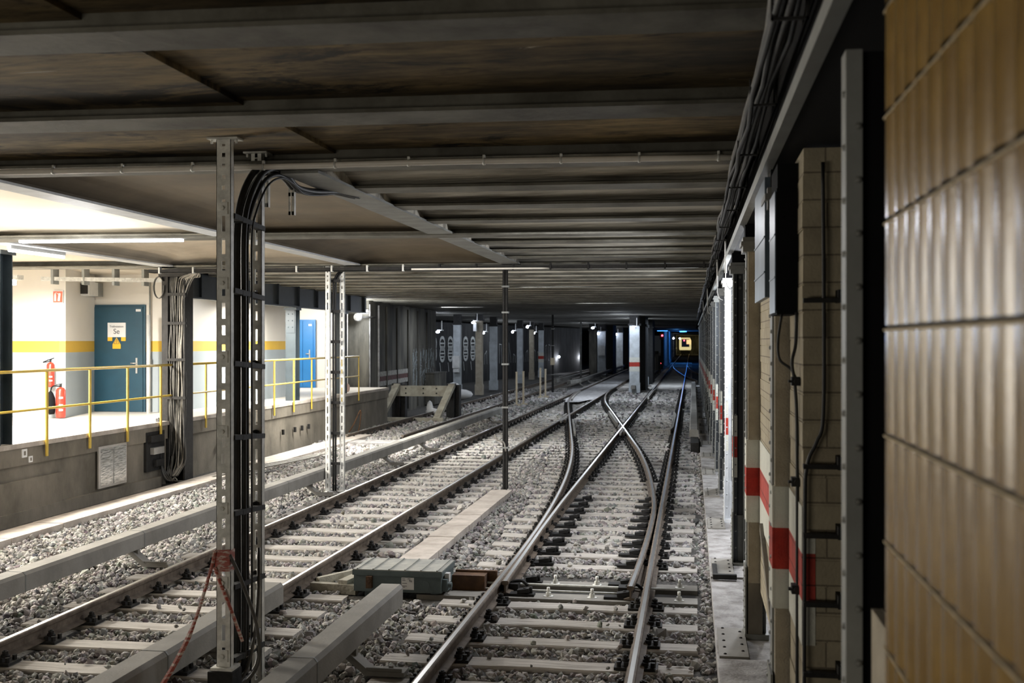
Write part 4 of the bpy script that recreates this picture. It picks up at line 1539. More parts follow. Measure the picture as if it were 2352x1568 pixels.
brick(0.545, 0.80, 5.72, 6.44, -0.15, 3.36, 'cream brick pier with cables clamped on it beside the dark gap')
brick(0.565, 0.95, 6.75, 9.50, 0.35, 3.26, 'cream brick infill seen edge-on between the two plastered columns')
b = MB()
b.bar((0.545, 7.0, 0.15), (0.545, 9.1, 0.95), 0.03, 0.07)
tag(b.build('sloping_strap', M['conc']), 'dark sloping strap on the lower brick infill', 'strap')

# girder on the columns
t = thing('edge_girder', 'long riveted steel girder resting on the right-hand columns', 'girder', (0.5, 20, 3.27))
b = MB()
b.box(0.395, 0.45, 0.5, 70, 3.375, 3.40)
b.box(0.395, 0.41, 0.5, 70, 3.40, 3.44)
b.build('bottom_flange', M['steelcol'], t)
b = MB()
b.box(0.45, 0.80, 0.5, 70, 3.38, 3.40)
b.box(0.455, 0.475, 0.5, 70, 3.40, 4.25)
for k in range(1, 22):
    y = CY0 + k * CSP
    b.box(XF - 0.01, XF + 0.17, y, y + 0.26, 3.27, 3.375)
b.build('web', M['box'], t)  # black stands for the unlit underside; web raised to stop side hall light

# ledge with base plates
for k in range(1, 20):
    y0 = CY0 + k * CSP - 0.65
    b = MB()
    zt = -0.03 if k % 2 else -0.045
    b.box(0.20, 0.95, y0, y0 + CSP - 0.03, -0.3, zt)
    b.box(0.215, 0.44, y0 + 0.02, y0 + 0.9, zt, zt + 0.022, 1)
    for j in range(9):
        b.rivet((0.26 + 0.04 * (j % 2) + 0.10 * (j % 2), y0 + 0.08 + j * 0.1, zt + 0.022), 0.014, 2, 1, 2)
    tag(b.build('ledge_block', [M['ledge'], M['cover'], M['steeldk']]), 'concrete ledge block with a bolted plate at the foot of the right-hand columns' , 'ledge', 'ledge blocks along the right-hand columns')
b = MB()
b.box(0.22, 0.46, 11.80, 11.86, -0.03, 0.02)
b.box(0.22, 0.27, 11.86, 12.5, -0.03, 0.0)
tag(b.build('edge_angle', M['steeldk']), 'black steel edge strip across the ledge at the dark column', 'edge strip')

# black wall cabinet
t = thing('wall_cabinet', 'black wall cabinet mounted high on the plastered column', 'cabinet', (0.5, 6.1, 2.5))
b = MB()
b.box(0.435, 0.60, 5.98, 6.42, 2.55, 3.20)
b.build('body', M['box'], t)
b = MB()
b.box(0.43, 0.605, 5.97, 5.98, 2.57, 3.18)
for z in (2.65, 2.85, 3.05): b.rivet((0.47, 5.97, z), 0.006, 1, -1)
b.build('door', M['box'], t)
b = MB()
b.box(0.427, 0.435, 6.0, 6.40, 2.56, 3.19)
for z in (2.74, 2.96): b.box(0.424, 0.427, 6.0, 6.40, z, z + 0.008)
b.build('side_panel', M['boxside'], t)
b = MB()
b.box(0.44, 0.60, 6.0, 6.44, 3.20, 3.33)
b.build('top_bracket', M['box'], t)
b = MB()
b.box(0.41, 0.44, 6.55, 7.55, 2.66, 3.34)
for z in (2.8, 3.0): b.box(0.405, 0.41, 6.55, 7.55, z, z + 0.008)
tag(b.build('cabinet_side_plate', M['boxside']), 'blue grey steel cabinet side behind the black wall cabinet', 'cabinet')  # only a thin plate, the bluish side of the cabinet
# cables under the cabinet and down the brick
CB = [([(0.46, 5.97, 2.55), (0.44, 5.95, 2.42), (0.445, 5.93, 2.32), (0.50, 5.92, 2.27), (0.535, 5.9, 2.20)], 'thin black lead looping below the wall cabinet', 0.007),
      ([(0.53, 5.93, 2.56), (0.525, 5.92, 2.40), (0.505, 5.9, 2.30), (0.52, 5.9, 2.18), (0.53, 5.9, 1.9), (0.53, 5.9, 0.9), (0.53, 5.9, -0.1)], 'black cable running straight down from the wall cabinet', 0.009),
      ([(0.63, 5.66, 3.28), (0.635, 5.66, 2.6), (0.632, 5.66, 2.05), (0.60, 5.66, 1.92), (0.555, 5.66, 1.80), (0.545, 5.66, 1.5), (0.54, 5.66, -0.1)], 'black cable dropping down the face of the brick pier and kinking left', 0.009)]
for pts, lab, r in CB:
    b = MB()
    b.tube(smoothpath(pts), r, 8)
    tag(b.build('wall_cable', M['cable']), lab, 'cable')
for k, yp in enumerate((875, 1105, 1350)):
    z = zy(yp, 5.75)
    b = MB()
    b.box(0.50, 0.56, 5.86, 5.93, z - 0.022, z + 0.022)
    b.box(0.485, 0.57, 5.87, 5.9, z - 0.006, z + 0.006)
    b.tube([(0.53, 5.84, z), (0.53, 5.93, z)], 0.02, 8)
    tag(b.build('cable_clip', M['steeldk']), ('black cable clip on the plastered column, upper one', 'black cable clip on the plastered column, middle one', 'black cable clip on the plastered column, lower one')[k], 'clip')
for k, yp in enumerate((690, 1070, 1228, 1385, 1545)):
    z = zy(yp, 5.5)
    b = MB()
    b.box(0.535, 0.70, 5.62, 5.66, z - 0.011, z + 0.011)
    b.box(0.695, 0.71, 5.60, 5.72, z - 0.012, z + 0.05)
    tag(b.build('bracket_bar', M['steeldk']), 'black horizontal bracket bar on the brick pier, %s' % ('topmost of five', 'second from top', 'middle one', 'second from bottom', 'lowest of five')[k], 'bracket bar')

# cables hugging the ceiling edge above the columns
r2 = random.Random(5)
for k in range(9):
    b = MB()
    x0 = 0.30 + 0.028 * (k % 4)
    z0 = 3.69 - 0.045 * (k // 4) - 0.01 * (k % 2)
    pts = []
    y = 1.5
    while y < 62:
        pts.append((x0 + r2.uniform(-0.014, 0.014), y, z0 + r2.uniform(-0.022, 0.006)))
        y += 0.8
    b.tube(pts, 0.013 if k % 3 else 0.018, 6)
    tag(b.build('ceiling_cable', M['cable'] if k % 3 else M['ccable']), 'dark cable in the bundle under the ceiling edge above the right-hand columns', 'cable', 'cables under the right ceiling edge')
for k in range(14):
    y = 4.2 + 1.52 * k
    b = MB()
    b.box(0.285, 0.42, y, y + 0.02, 3.575, 3.585)
    b.box(0.285, 0.293, y, y + 0.02, 3.575, 3.71)
    b.box(0.41, 0.42, y, y + 0.02, 3.575, 3.71)
    tag(b.build('cable_hanger', M['steeldk']), 'small hanger strap holding the cable bundle under the right ceiling edge', 'hanger', 'hangers of the right cable bundle')
for k, (y, x, lab) in enumerate(((13.6, 0.40, 'short white pipe dropping beside the girder by the lit column'), (17.0, 0.38, 'short white pipe dropping from the cable bundle past the lit column'), (26.0, 0.36, 'white pipe drop farther along the column row'), (34.0, 0.35, 'white pipe drop at the last visible columns'))):
    b = MB()
    b.tube([(x, y, 3.62), (x, y, 3.22)], 0.014, 8)
    b.tube(smoothpath([(x, y, 3.22), (x, y - 0.0, 3.14), (x + 0.03, y, 3.05), (x + 0.08, y, 3.02)]), 0.006, 6)
    tag(b.build('pipe_drop', M['lampwhite']), lab, 'pipe')

# ------------------------------------------------------------------ LEFT PLATFORM: FASCIA, COLUMNS, RAILING
t = thing('fascia_beam', 'black blue steel fascia beam above the platform edge', 'beam', (-9.5, 26, 3.25))
b = MB()
b.box(-9.56, -9.50, 20.3, 32.4, 3.25, 3.79)
b.box(-9.62, -9.44, 20.3, 32.4, 3.24, 3.27)
b.build('web', M['fascia'], t)
for k in range(9):
    y = 20.9 + 1.4 * k
    b = MB()
    b.box(-9.50, -9.45, y, y + 0.03, 3.27, 3.79)
    b.build('stiffener', M['fascia'], t)


def pcolumn(x, y, z0, z1, label, w=0.30):
    t = thing('platform_column', label, 'column', (x, y, z0))
    b = MB()
    b.box(x - w / 2, x + w / 2, y, y + 0.02, z0, z1)
    b.box(x - w / 2, x + w / 2, y + 0.28, y + 0.30, z0, z1)
    b.box(x - 0.012, x + 0.012, y + 0.02, y + 0.28, z0, z1)
    b.build('shaft', M['pcolumn'], t)
    b = MB()
    b.box(x - w * 0.62, x + w * 0.62, y - 0.03, y + 0.33, z1 - 0.06, z1)
    b.box(x - w * 0.4, x + w * 0.4, y - 0.012, y, z1 - 0.62, z1 - 0.06)
    for i in range(3):
        for s in (-1, 1): b.rivet((x + s * w * 0.2, y - 0.012, z1 - 0.16 - 0.16 * i), 0.018, 1, -1)
    b.build('head_plate', M['pcolumn'], t)
    return t


pcolumn(-9.72, 26.6, PZ, 3.24, 'dark I-section platform column in front of the bright blue door', 0.26)
pcolumn(-9.72, 30.5, PZ, 3.24, 'dark I-section platform column nearest the sooty wall', 0.26)
pcolumn(-9.66, 14.45, PZ, 3.69, 'dark platform column cut by the left edge of the photo', 0.30)

# big column loaded with cables
t = thing('cable_column', 'broad dark steel column at the platform edge loaded with vertical cables', 'column', (-9.4, 19.6, -0.2))
b = MB()
b.box(-9.62, -9.50, 19.55, 19.9, -0.2, 3.69)
b.box(-9.50, -9.20, 19.8, 19.86, -0.2, 3.69)
b.box(-9.20, -9.17, 19.55, 19.9, -0.2, 3.69)
b.box(-9.66, -9.1, 19.5, 20.0, 3.60, 3.69)
b.box(-9.50, -9.38, 19.62, 19.80, 0.3, 3.65)
b.build('shaft', M['steeldk'], t)
b = MB()
for z in (1.35, 2.05, 2.72, 3.25): b.box(-9.52, -9.15, 19.52, 19.60, z, z + 0.05)
b.build('cable_clamps', M['steeldk'], t)
r3 = random.Random(3)
for k in range(16):
    b = MB()
    x = -9.49 + 0.021 * k
    pts = [(x + r3.uniform(-0.02, 0.02), 19.6 + r3.uniform(-0.04, 0.04), z) for z in (0.25, 0.7, 1.2, 1.7, 2.2, 2.7, 3.2)]
    if k > 7:
        pts += [(x + 0.02 * (k - 7), 19.58, 3.42 + 0.01 * k), (x + 0.12 + 0.03 * (k - 7), 19.4, 3.58), (x + 0.5, 19.1, 3.63)]
    else:
        pts += [(x, 19.6, 3.5), (x, 19.65, 3.66)]
    if k > 9: pts = [(x - 0.10, 19.45, -0.05), (x - 0.05, 19.5, 0.05)] + pts
    else: pts = [(x + r3.uniform(-0.15, 0.1), 19.45, -0.12), (x, 19.5, 0.0)] + pts
    b.tube(smoothpath(pts, 4), r3.uniform(0.008, 0.014), 6)
    tag(b.build('column_cable', M['gcable'] if k in (6, 9, 11, 12, 14) else M['ccable']), ('pale' if k in (6, 9, 11, 12, 14) else 'dark') + ' thin cable strapped to the broad cable column', 'cable', ('pale' if k in (6, 9, 11, 12, 14) else 'dark') + ' cables on the broad column')
for k in range(6):
    b = MB()
    x = -9.6 - 0.01 * k
    b.tube(smoothpath([(x, 19.4, 0.9 - 0.08 * k), (x + 0.05, 19.3, 1.0), (x + 0.1, 19.25, 0.5), (x + 0.18, 19.2 + 0.05 * k, 0.0), (x + 0.4 + 0.05 * k, 19.3, -0.12), (x + 1.0 + 0.12 * k, 20.2 + 0.2 * k, -0.12)]), 0.012, 6)
    tag(b.build('floor_cable', M['ccable'] if k % 2 else M['cable']), 'slack dark cable tangled at the foot of the cable column', 'cable', 'tangled cables at the cable column foot')
b = MB()
for k in range(3):
    pts = [(-9.66 + 0.10 * math.cos(a), 19.5 + 0.02 * k, 3.40 + 0.20 * math.sin(a)) for a in np.linspace(0.6, 2 * PI + 0.2, 18)]
    b.tube(pts, 0.008, 6, cap=False)
tag(b.build('cable_coil', M['ccable']), 'hanging cable coil at the top left of the cable column', 'cable coil')
b = MB()
for k in range(3):
    b.box(-9.52, -9.42, 18.75 + 0.1 * k, 19.25, 0.62 - 0.22 * k, 0.74 - 0.22 * k, k % 2)
b.box(-9.54, -9.49, 18.7, 19.4, 0.1, 0.80, 0)
tag(b.build('junction_niche', [M['steeldk'], M['metal']]), 'dark open niche with shiny fittings beside the cable column', 'niche')
for k, yy in enumerate((21.2, 21.9, 22.6, 23.4, 24.3)):
    b = MB()
    r_ = 0.018
    b.tube(smoothpath([(-8.7, yy - 1.5, -0.07), (-8.3, yy, -0.06), (-8.0, yy + 2.2, -0.07), (-8.2, yy + 2.9, -0.07)]), r_, 7)
    if k < 3: tag(b.build('ground_cable', M['gcable']), ('dusty cable lying on the ballast by the kerb, nearest one', 'dusty cable lying on the ballast by the kerb, middle one', 'dusty cable lying on the ballast by the kerb, farthest one')[k], 'cable')

# inspection hatch, small plates, sockets in the platform wall
t = thing('wall_hatch', 'shiny metal hatch panel set in the concrete platform wall', 'hatch', (-9.48, 17.5, 0.05))
b = MB()
b.box(-9.50, -9.475, 17.05, 17.97, 0.02, 0.70)
b.build('frame', M['metal'], t)
b = MB()
b.box(-9.475, -9.468, 17.10, 17.50, 0.06, 0.66)
b.box(-9.475, -9.462, 17.52, 17.93, 0.06, 0.66)
b.build('panel', mat('mirror_sheet', (0.85, 0.88, 0.9), 0.12, metal=1.0, scale=7, var=0.4, bump=0.25, bscale=9, stretch=(1, 1, 4)), t)
for k, (y, z, s) in enumerate(((14.95, 0.80, 0.12), (15.12, 0.70, 0.09))):
    b = MB()
    b.box(-9.50, -9.485, y, y + s, z - s / 2, z + s / 2, 0)
    b.box(-9.485, -9.483, y + s * 0.3, y + s * 0.7, z - s * 0.25, z + s * 0.25, 1)
    tag(b.build('wall_plate', [M['sign'], M['conc']]), ('small white square plate on the platform wall near the left edge', 'smaller white plate just below the square plate')[k], 'plate')
for k in range(7):
    y = (21.8, 22.4, 24.0, 25.4, 26.2, 26.7, 27.2)[k]
    b = MB()
    b.box(-9.50, -9.45, y, y + 0.07, 0.22, 0.34)
    tag(b.build('wall_socket', M['steeldk']), 'small dark fixing on the concrete wall behind the foreground posts', 'wall fixing', 'dark fixings on the platform wall')

# railing
t = thing('platform_railing', 'yellow tubular railing along the left platform edge', 'railing', (-9.45, 22, PZ))
RX = -9.45
b = MB()
b.tube([(RX, 9, PZ + 1.03), (RX, 20.0, PZ + 1.03)], 0.022, 8)
b.tube([(RX, 20.0, PZ + 1.03), (RX, 31.5, PZ + 1.03)], 0.022, 8)
b.build('top_rail', M['yellow'], t)
b = MB()
b.tube([(RX, 9, PZ + 0.47), (RX, 31.5, PZ + 0.47)], 0.018, 8)
b.build('middle_rail', M['yellow'], t)
for k, y in enumerate((11.8, 13.1, 14.30, 15.52, 16.74, 17.96, 19.18, 21.1, 22.4, 23.6, 24.8, 26.1, 27.4, 28.6, 29.9, 31.5)):
    b = MB()
    b.box(RX - 0.008, RX + 0.008, y - 0.028, y + 0.028, PZ - 0.24, PZ + 1.02)
    b.box(RX - 0.022, RX - 0.008, y - 0.01, y + 0.01, PZ - 0.24, PZ + 1.02)
    b.build('baluster', M['yellow'], t)

# doors and their signs -----------------------------------------------------
t = thing('steel_door', 'dark petrol steel door with a white sign and warning triangle', 'door', (-11.76, 21.98, PZ))
b = MB()
b.box(-12.365, -11.165, 21.955, 22.0, PZ, 3.175)
b.build('frame', M['doorblue'], t)
b = MB()
b.box(-12.32, -11.21, 21.93, 21.955, PZ + 0.01, 3.13)
b.build('leaf', M['doorblue'], t)
b = MB()
b.box(-11.36, -11.32, 21.915, 21.93, 1.75, 2.07)
b.tube([(-11.34, 21.92, 1.96), (-11.34, 21.87, 1.96), (-11.45, 21.87, 1.96)], 0.014, 8)
b.build('handle', M['metal'], t)
b = MB()
b.box(-11.36, -11.25, 21.925, 21.93, 3.03, 3.08)
b.build('number_plate', M['sign'], t)
b = MB()
b.box(-11.98, -11.58, 21.915, 21.93, 2.50, 2.80)
sg = b.build('sign_plate', M['sign'], t)
text('lettering', 'Trafostation', (-11.78, 21.91, 2.72), 0.062, M['ink'], sg)
text('letters', 'Se', (-11.78, 21.91, 2.615), 0.15, M['ink'], sg)
b = MB()
for (xa, xb) in ((-11.98, -11.88), (-11.68, -11.58)): b.box(xa, xb, 21.915, 21.93, 2.42, 2.50)
b.box(-11.87, -11.69, 21.915, 21.93, 2.26, 2.35)
b.face([(-11.87, 21.914, 2.35), (-11.69, 21.914, 2.35), (-11.78, 21.914, 2.495)])
wp = b.build('warning_plate', M['signyellow'], t)
b = MB()
for (p, q) in (((-11.84, 2.365), (-11.72, 2.365)), ((-11.72, 2.365), (-11.78, 2.465)), ((-11.78, 2.465), (-11.84, 2.365)), ((-11.775, 2.44), (-11.785, 2.405)), ((-11.785, 2.405), (-11.775, 2.405)), ((-11.775, 2.405), (-11.785, 2.375))):
    b.bar((p[0], 21.912, p[1]), (q[0], 21.912, q[1]), 0.002, 0.007, up=(0, 1, 0) if abs(p[1] - q[1]) > 9 else (0, 0, 1))
b.build('triangle_outline', M['ink'], wp)
t = thing('blue_door', 'bright blue double door partly hidden by a dark platform column', 'door', (-12.1, 34.3, PZ))
b = MB()
b.box(-12.50, -11.72, 34.28, 34.33, PZ, 3.10)
b.build('frame', M['brightblue'], t)
b = MB()
b.box(-12.44, -12.12, 34.25, 34.28, PZ + 0.02, 3.05)
b.box(-12.10, -11.78, 34.25, 34.28, PZ + 0.02, 3.05)
b.build('leaf', M['brightblue'], t)
b = MB()
b.box(-11.9, -11.87, 34.22, 34.25, 1.85, 2.15)
b.tube([(-11.885, 34.2, 2.02), (-12.0, 34.2, 2.02)], 0.014, 8)
b.build('handle', M['metal'], t)
b = MB()
b.box(-11.92, -11.82, 34.24, 34.25, 2.9, 2.96)
b.build('number_plate', M['sign'], t)

# fire extinguishers and their sign
def extinguisher(x, y, z, h, label, horn):
    t = thing('fire_extinguisher', label, 'fire extinguisher', (x, y, z))
    r = h * 0.14
    b = MB()
    b.tube([(x, y, z), (x, y, z + 0.02), (x, y, z + h * 0.8), (x, y, z + h * 0.87), (x, y, z + h * 0.9)], [r * 0.9, r, r, r * 0.7, r * 0.3], 16)
    b.build('cylinder', M['extred'], t)
    for zz in (0.2, 0.34, 0.56):
        b = MB()
        b.box(x + 0.2 * r, x + 0.85 * r, y - r * 1.02, y - r * 0.5, z + h * zz, z + h * (zz + 0.06))
        b.build('label_patch', M['sign'], t)
    b = MB()
    b.tube([(x, y, z + h * 0.88), (x, y, z + h)], r * 0.25, 8)
    b.bar((x - r, y, z + h * 0.97), (x + r * 0.3, y, z + h), 0.02, 0.015)
    b.build('valve', M['steeldk'], t)
    b = MB()
    pts = [(x, y - 0.02, z + h * 0.93), (x - r * 1.6, y - 0.06, z + h * 0.9), (x - r * 1.8, y - 0.08, z + h * 0.5), (x - r * 1.5, y - 0.08, z + h * 0.1)]
    if horn: b.tube(smoothpath(pts), [0.012] * 9 + [0.05, 0.07, 0.085, 0.09, 0.09, 0.09, 0.085, 0.075, 0.065, 0.05], 8)
    else: b.tube(smoothpath(pts[:2] + [(x + r, y, z + h * 1.05)]), 0.01, 6)
    b.build('hose', M['box'], t)
    return t


extinguisher(-12.02, 19.86, 1.55, 0.52, 'smaller red fire extinguisher hung on the grey wall', False)
extinguisher(-11.80, 19.84, PZ + 0.02, 0.64, 'larger red fire extinguisher with black horn standing on the platform', True)
t = thing('fire_sign', 'small red fire extinguisher sign high on the white wall', 'sign', (-11.93, 19.95, 3.15))
b = MB()
b.box(-12.03, -11.82, 19.955, 19.97, 3.14, 3.38)
b.build('plate', M['sign'], t)
b = MB()
b.box(-12.02, -11.83, 19.95, 19.955, 3.155, 3.365)
b.build('field', M['signred'], t)
b = MB()
b.tube([(-11.975, 19.948, 3.18), (-11.975, 19.948, 3.30), (-11.975, 19.948, 3.325), (-11.975, 19.948, 3.34)], [0.022, 0.022, 0.012, 0.010], 8)
b.bar((-11.905, 19.946, 3.18), (-11.885, 19.946, 3.33), 0.004, 0.045, up=(1, 0, 0))
b.bar((-11.96, 19.946, 3.345), (-11.90, 19.946, 3.30), 0.004, 0.008, up=(0, 0, 1))
b.build('pictogram', M['sign'], t)

# vent, duct tray, pipes on the platform walls
t = thing('vent_box', 'grey ventilation box with dark square grille above the petrol door', 'vent', (-12.45, 21.7, 3.3))
b = MB()
b.box(-12.45, -12.10, 21.02, 21.95, 3.34, 3.62)
b.build('duct', M['steelcol'], t)
b = MB()
b.box(-12.12, -11.85, 20.96, 21.30, 3.33, 3.60)
b.build('frame', M['lampwhite'], t)
b = MB()
b.box(-12.09, -11.88, 20.95, 20.96, 3.36, 3.57)
b.build('grille', M['steeldk'], t)
t = thing('service_tray', 'pale service tray under the platform ceiling', 'cable tray', (-11.5, 20, 3.65))
b = MB()
b.box(-14.5, -11.9, 18.6, 18.8, 3.52, 3.60)
b.bar((-12.0, 19.5, 3.58), (-9.8, 20.9, 3.60), 0.22, 0.07)
b.build('tray', M['galv'], t)
b = MB()
for k in range(5):
    x = lerp(-11.8, -10.0, k / 4)
    b.box(x, x + 0.05, lerp(19.6, 20.8, k / 4) - 0.1, lerp(19.6, 20.8, k / 4) + 0.1, 3.48, 3.8)
b.build('hanger', M['steelcol'], t)
for k, (x, lab) in enumerate(((-11.05, 'thin vertical grey conduit right of the petrol door'), (-10.88, 'pale vertical corner duct right of the petrol door'))):
    b = MB()
    b.tube([(x, 21.93 - 0.4 * k, PZ), (x, 21.93 - 0.4 * k, 3.7 if k == 0 else 2.95)], 0.018 + 0.022 * k, 8)
    if k == 0: b.box(x - 0.035, x + 0.035, 21.88, 21.95, 1.93, 2.05)
    tag(b.build('wall_pipe', M['lampwhite'] if k else M['steelcol']), lab, 'pipe')
b = MB()
b.tube(smoothpath([(-10.0, 31.6, PZ + 0.12), (-9.8, 31.7, PZ + 0.12)]), [0.12, 0.14, 0.15, 0.15, 0.14, 0.12, 0.08], 10)
tag(b.build('cloth_bundle', mat('pink_cloth', (0.75, 0.55, 0.47), 0.9, bump=0.5, bscale=14)), 'pinkish bundle lying on the platform end behind the railing', 'bundle')

# fluorescent lamps
def strip_lamp(a, bb, label, w=0.12, mm='tube', group=None, h=0.05):
    c = [(a[i] + bb[i]) / 2 for i in range(3)]
    t = thing('strip_light', label, 'lamp', c, group)
    b = MB()
    b.bar((a[0], a[1], a[2] + h), (bb[0], bb[1], bb[2] + h), w, h)
    if 'fascia' in label:
        for f_ in (0.2, 0.8): b.tube([(lerp(a[0], bb[0], f_), lerp(a[1], bb[1], f_), a[2] + h), (lerp(a[0], bb[0], f_), lerp(a[1], bb[1], f_), 3.81)], 0.008, 6)
    b.build('housing', M['lampwhite'], t)
    b = MB()
    for s in ((-1, 1) if w > 0.1 else (0,)):
        d = (Vector(bb) - Vector(a)).normalized().cross(Vector((0, 0, 1))) * w * 0.28 * s
        b.tube([Vector(a) + d, Vector(bb) + d], 0.018, 8)
    b.build('tube', M[mm], t)
    return t


strip_lamp((-8.3, 13.05, 3.66), (-6.2, 13.15, 3.66), 'glowing twin tubes added for the highlights along the cross girder at the far left')  # tubes put in for bright highlights on the girder flanges
strip_lamp((-12.6, 17.3, 3.40), (-11.3, 17.6, 3.38), 'bright strip lamp under the ceiling above the fire sign')
strip_lamp((-8.95, 13.8, 3.62), (-8.93, 15.1, 3.62), 'strip lamp along the white girder at the far left', 0.06)
strip_lamp((-10.0, 22.3, 3.35), (-9.9, 23.4, 3.35), 'strip lamp behind the foreground posts under the fascia beam')
strip_lamp((-10.0, 25.0, 3.35), (-9.95, 26.2, 3.35), 'strip lamp under the fascia beam near the blue door')
# lamp on the sooty wall corner
t = thing('bulkhead_lamp', 'bright bulkhead lamp on the sooty wall corner beside the platform end', 'lamp', (-10.35, 34.9, 3.35))
b = MB()
b.box(-10.52, -10.18, 34.9, 35.0, 3.38, 3.43)
b.build('housing', M['lampwhite'], t)
b = MB()
b.box(-10.50, -10.19, 34.86, 34.98, 3.30, 3.38)
b.build('diffuser', M['tube_soft'], t)
bulb('bulkhead_light', (-10.1, 34.2, 3.25), 170, (0.93, 0.97, 1), 0.15)
b = MB()
b.ball((-10.42, 34.6, 3.18), 0.15, 14)
t = thing('globe_mirror', 'round glossy globe on a short arm just below the bulkhead lamp', 'globe', (-10.4, 34.6, 3.1))
b.build('globe', mat('glossy_globe', (0.7, 0.7, 0.7), 0.12, metal=0.9, scale=2), t)
b = MB()
b.tube([(-10.28, 34.65, 3.18), (-10.1, 34.8, 3.18), (-10.0, 35.1, 3.18)], 0.03, 8)
b.build('arm', M['steeldk'], t)
# painted band, box and graffiti on the sooty wall
def onwall(t, off=0.19): return (lerp(-10.33, -10.95, t) + off, lerp(35.05, 47.3, t))
b = MB()
for (za, zb, mi) in ((1.24, 1.40, 0), (1.08, 1.24, 1), (0.92, 1.08, 0)):
    x0, y0 = onwall(0.12, 0.165); x1, y1 = onwall(0.50, 0.165)
    b.bar((x0, y0, (za + zb) / 2), (x1, y1, (za + zb) / 2), 0.02, zb - za, mi=mi)
tag(b.build('wall_marking', [M['wornwhite'], M['wine']]), 'worn red and white painted band on the sooty wall left of the buffer stop', 'painted band')
b = MB()
x0, y0 = onwall(0.80)
b.box(x0 - 0.1, x0 + 0.35, y0, y0 + 2.2, -0.15, 1.1)
b.box(x0 - 0.1, x0 + 0.37, y0 - 0.03, y0 + 2.25, 1.1, 1.14)
tag(b.build('wall_box', M['dconc']), 'low concrete box against the end of the sooty wall', 'box')


def stroke(b, pts, w):
    for p, q in zip(pts[:-1], pts[1:]): b.bar(p, q, 0.006, w, up=(0, 0, 1) if abs(q[1] - p[1]) > abs(q[2] - p[2]) else (0, 1, 0))


gr = random.Random(11)
for (t0, t1, lab) in ((0.58, 0.66, 'pale spray painted figure on the sooty wall'), (0.70, 0.97, 'pale spray painted lettering near the end of the sooty wall')):
    b = MB()
    n = 3 if t0 < 0.6 else 6
    for k in range(n):
        tt = lerp(t0, t1, k / n)
        wq = (t1 - t0) / n * 0.8
        for rep in range(5):
            pts = []
            for j in range(4):
                tx = tt + gr.uniform(0, wq)
                x, y = onwall(tx, 0.165)
                pts.append((x, y, gr.uniform(1.25, 2.15) if rep < 3 else gr.uniform(0.5, 1.4)))
            stroke(b, pts, 0.03)
    tag(b.build('graffiti', M['graf']), lab, 'graffiti')

# ------------------------------------------------------------------ BUFFER STOP
t = thing('buffer_stop', 'timber buffer stop with two slanted legs at the end of the siding', 'buffer stop', (-8.9, 36.6, -0.15))
b = MB()
b.box(-9.95, -7.95, 36.9, 37.05, 0.58, 0.93)
b.build('crossbeam', M['timber'], t)
for x in (-9.85, -7.98):
    b = MB()
    b.bar((x - 0.10, 35.5, -0.1), (x + 0.10, 36.95, 0.95), 0.22, 0.12)
    b.build('front_leg', M['timber'], t)
    b = MB()
    b.box(x - 0.12, x + 0.14, 37.05, 37.45, -0.15, 1.0)
    b.box(x + 0.16, x + 0.3, 37.2, 37.5, -0.15, 0.95)
    b.build('rear_post', M['steeldk'], t)
b = MB()
b.box(-10.0, -7.85, 35.4, 35.6, -0.16, -0.04)
b.build('sill_beam', M['timber'], t)
b = MB()
for x in (-9.45, -8.85, -8.4):
    for z in (0.68, 0.84): b.rivet((x, 36.9, z), 0.03, 1, -1)
b.build('bolts', M['steeldk'], t)
b = MB()
b.ball((-9.0, 38.5, 0.05), 0.18, 10, sq=(0.7, 0.7, 1.7))
b.ball((-8.9, 38.4, -0.02), 0.16, 8, sq=(1.5, 0.8, 0.8))
tag(b.build('rag_heap', M['sign']), 'small white rag heap behind the buffer stop', 'rag')
b = MB()
b.ball((-10.2, 49.6, 0.05), 0.34, 12, sq=(1.7, 1.0, 0.7))
b.ball((-10.6, 50.0, 0.3), 0.3, 10, sq=(1.2, 1.0, 0.9))
tag(b.build('sheet_heap', M['sign']), 'pale sheet thrown in a heap at the foot of the grey column', 'sheet')
for (x, y, l) in ((-9.0, 28.5, 'rusty chain post beside the sooty wall foot'),):
    b = MB()
    b.tube(smoothpath([(-9.35, 30.2, -0.1), (-9.2, 30.2, 0.15), (-9.05, 30.3, 0.5), (-9.1, 30.4, 0.1), (-9.15, 30.4, -0.1)]), 0.02, 6)
    tag(b.build('bent_rod', M['rust']), 'bent rusty rod standing at the foot of the sooty wall', 'rod')

# ------------------------------------------------------------------ FAR COLUMN ROWS
def pillar(x, y, w, d, label, m_='graycol', band=False, group=None, z1=3.2, foot=True):
    t = thing('tunnel_pillar', label, 'pillar', (x, y, -0.15), group)
    b = MB()
    b.box(x - w / 2, x + w / 2, y, y + d, -0.15, z1)
    b.build('shaft', M[m_], t)
    b = MB()
    b.box(x - w / 2 - 0.06, x + w / 2 + 0.06, y - 0.06, y + d + 0.06, z1, z1 + 0.1)
    b.box(x - w / 2, x + w / 2, y + 0.03, y + d, z1 + 0.1, 3.75)
    b.build('capital', M['steeldk'], t)
    if band:
        b = MB()
        for (za, zb, mi) in ((0.92, 1.16, 1), (1.16, 1.38, 0), (1.38, 1.62, 1)):
            b.box(x - w / 2 - 0.004, x + w / 2 + 0.004, y - 0.004, y + d, za, zb, mi)
        b.build('warning_stripe', [M['red'], M['white']], t)
    if foot:
        b = MB()
        b.box(x - w / 2 - 0.03, x + w / 2 + 0.03, y - 0.03, y + d + 0.03, -0.15, 0.35)
        b.build('foot', M[m_], t)
    return t


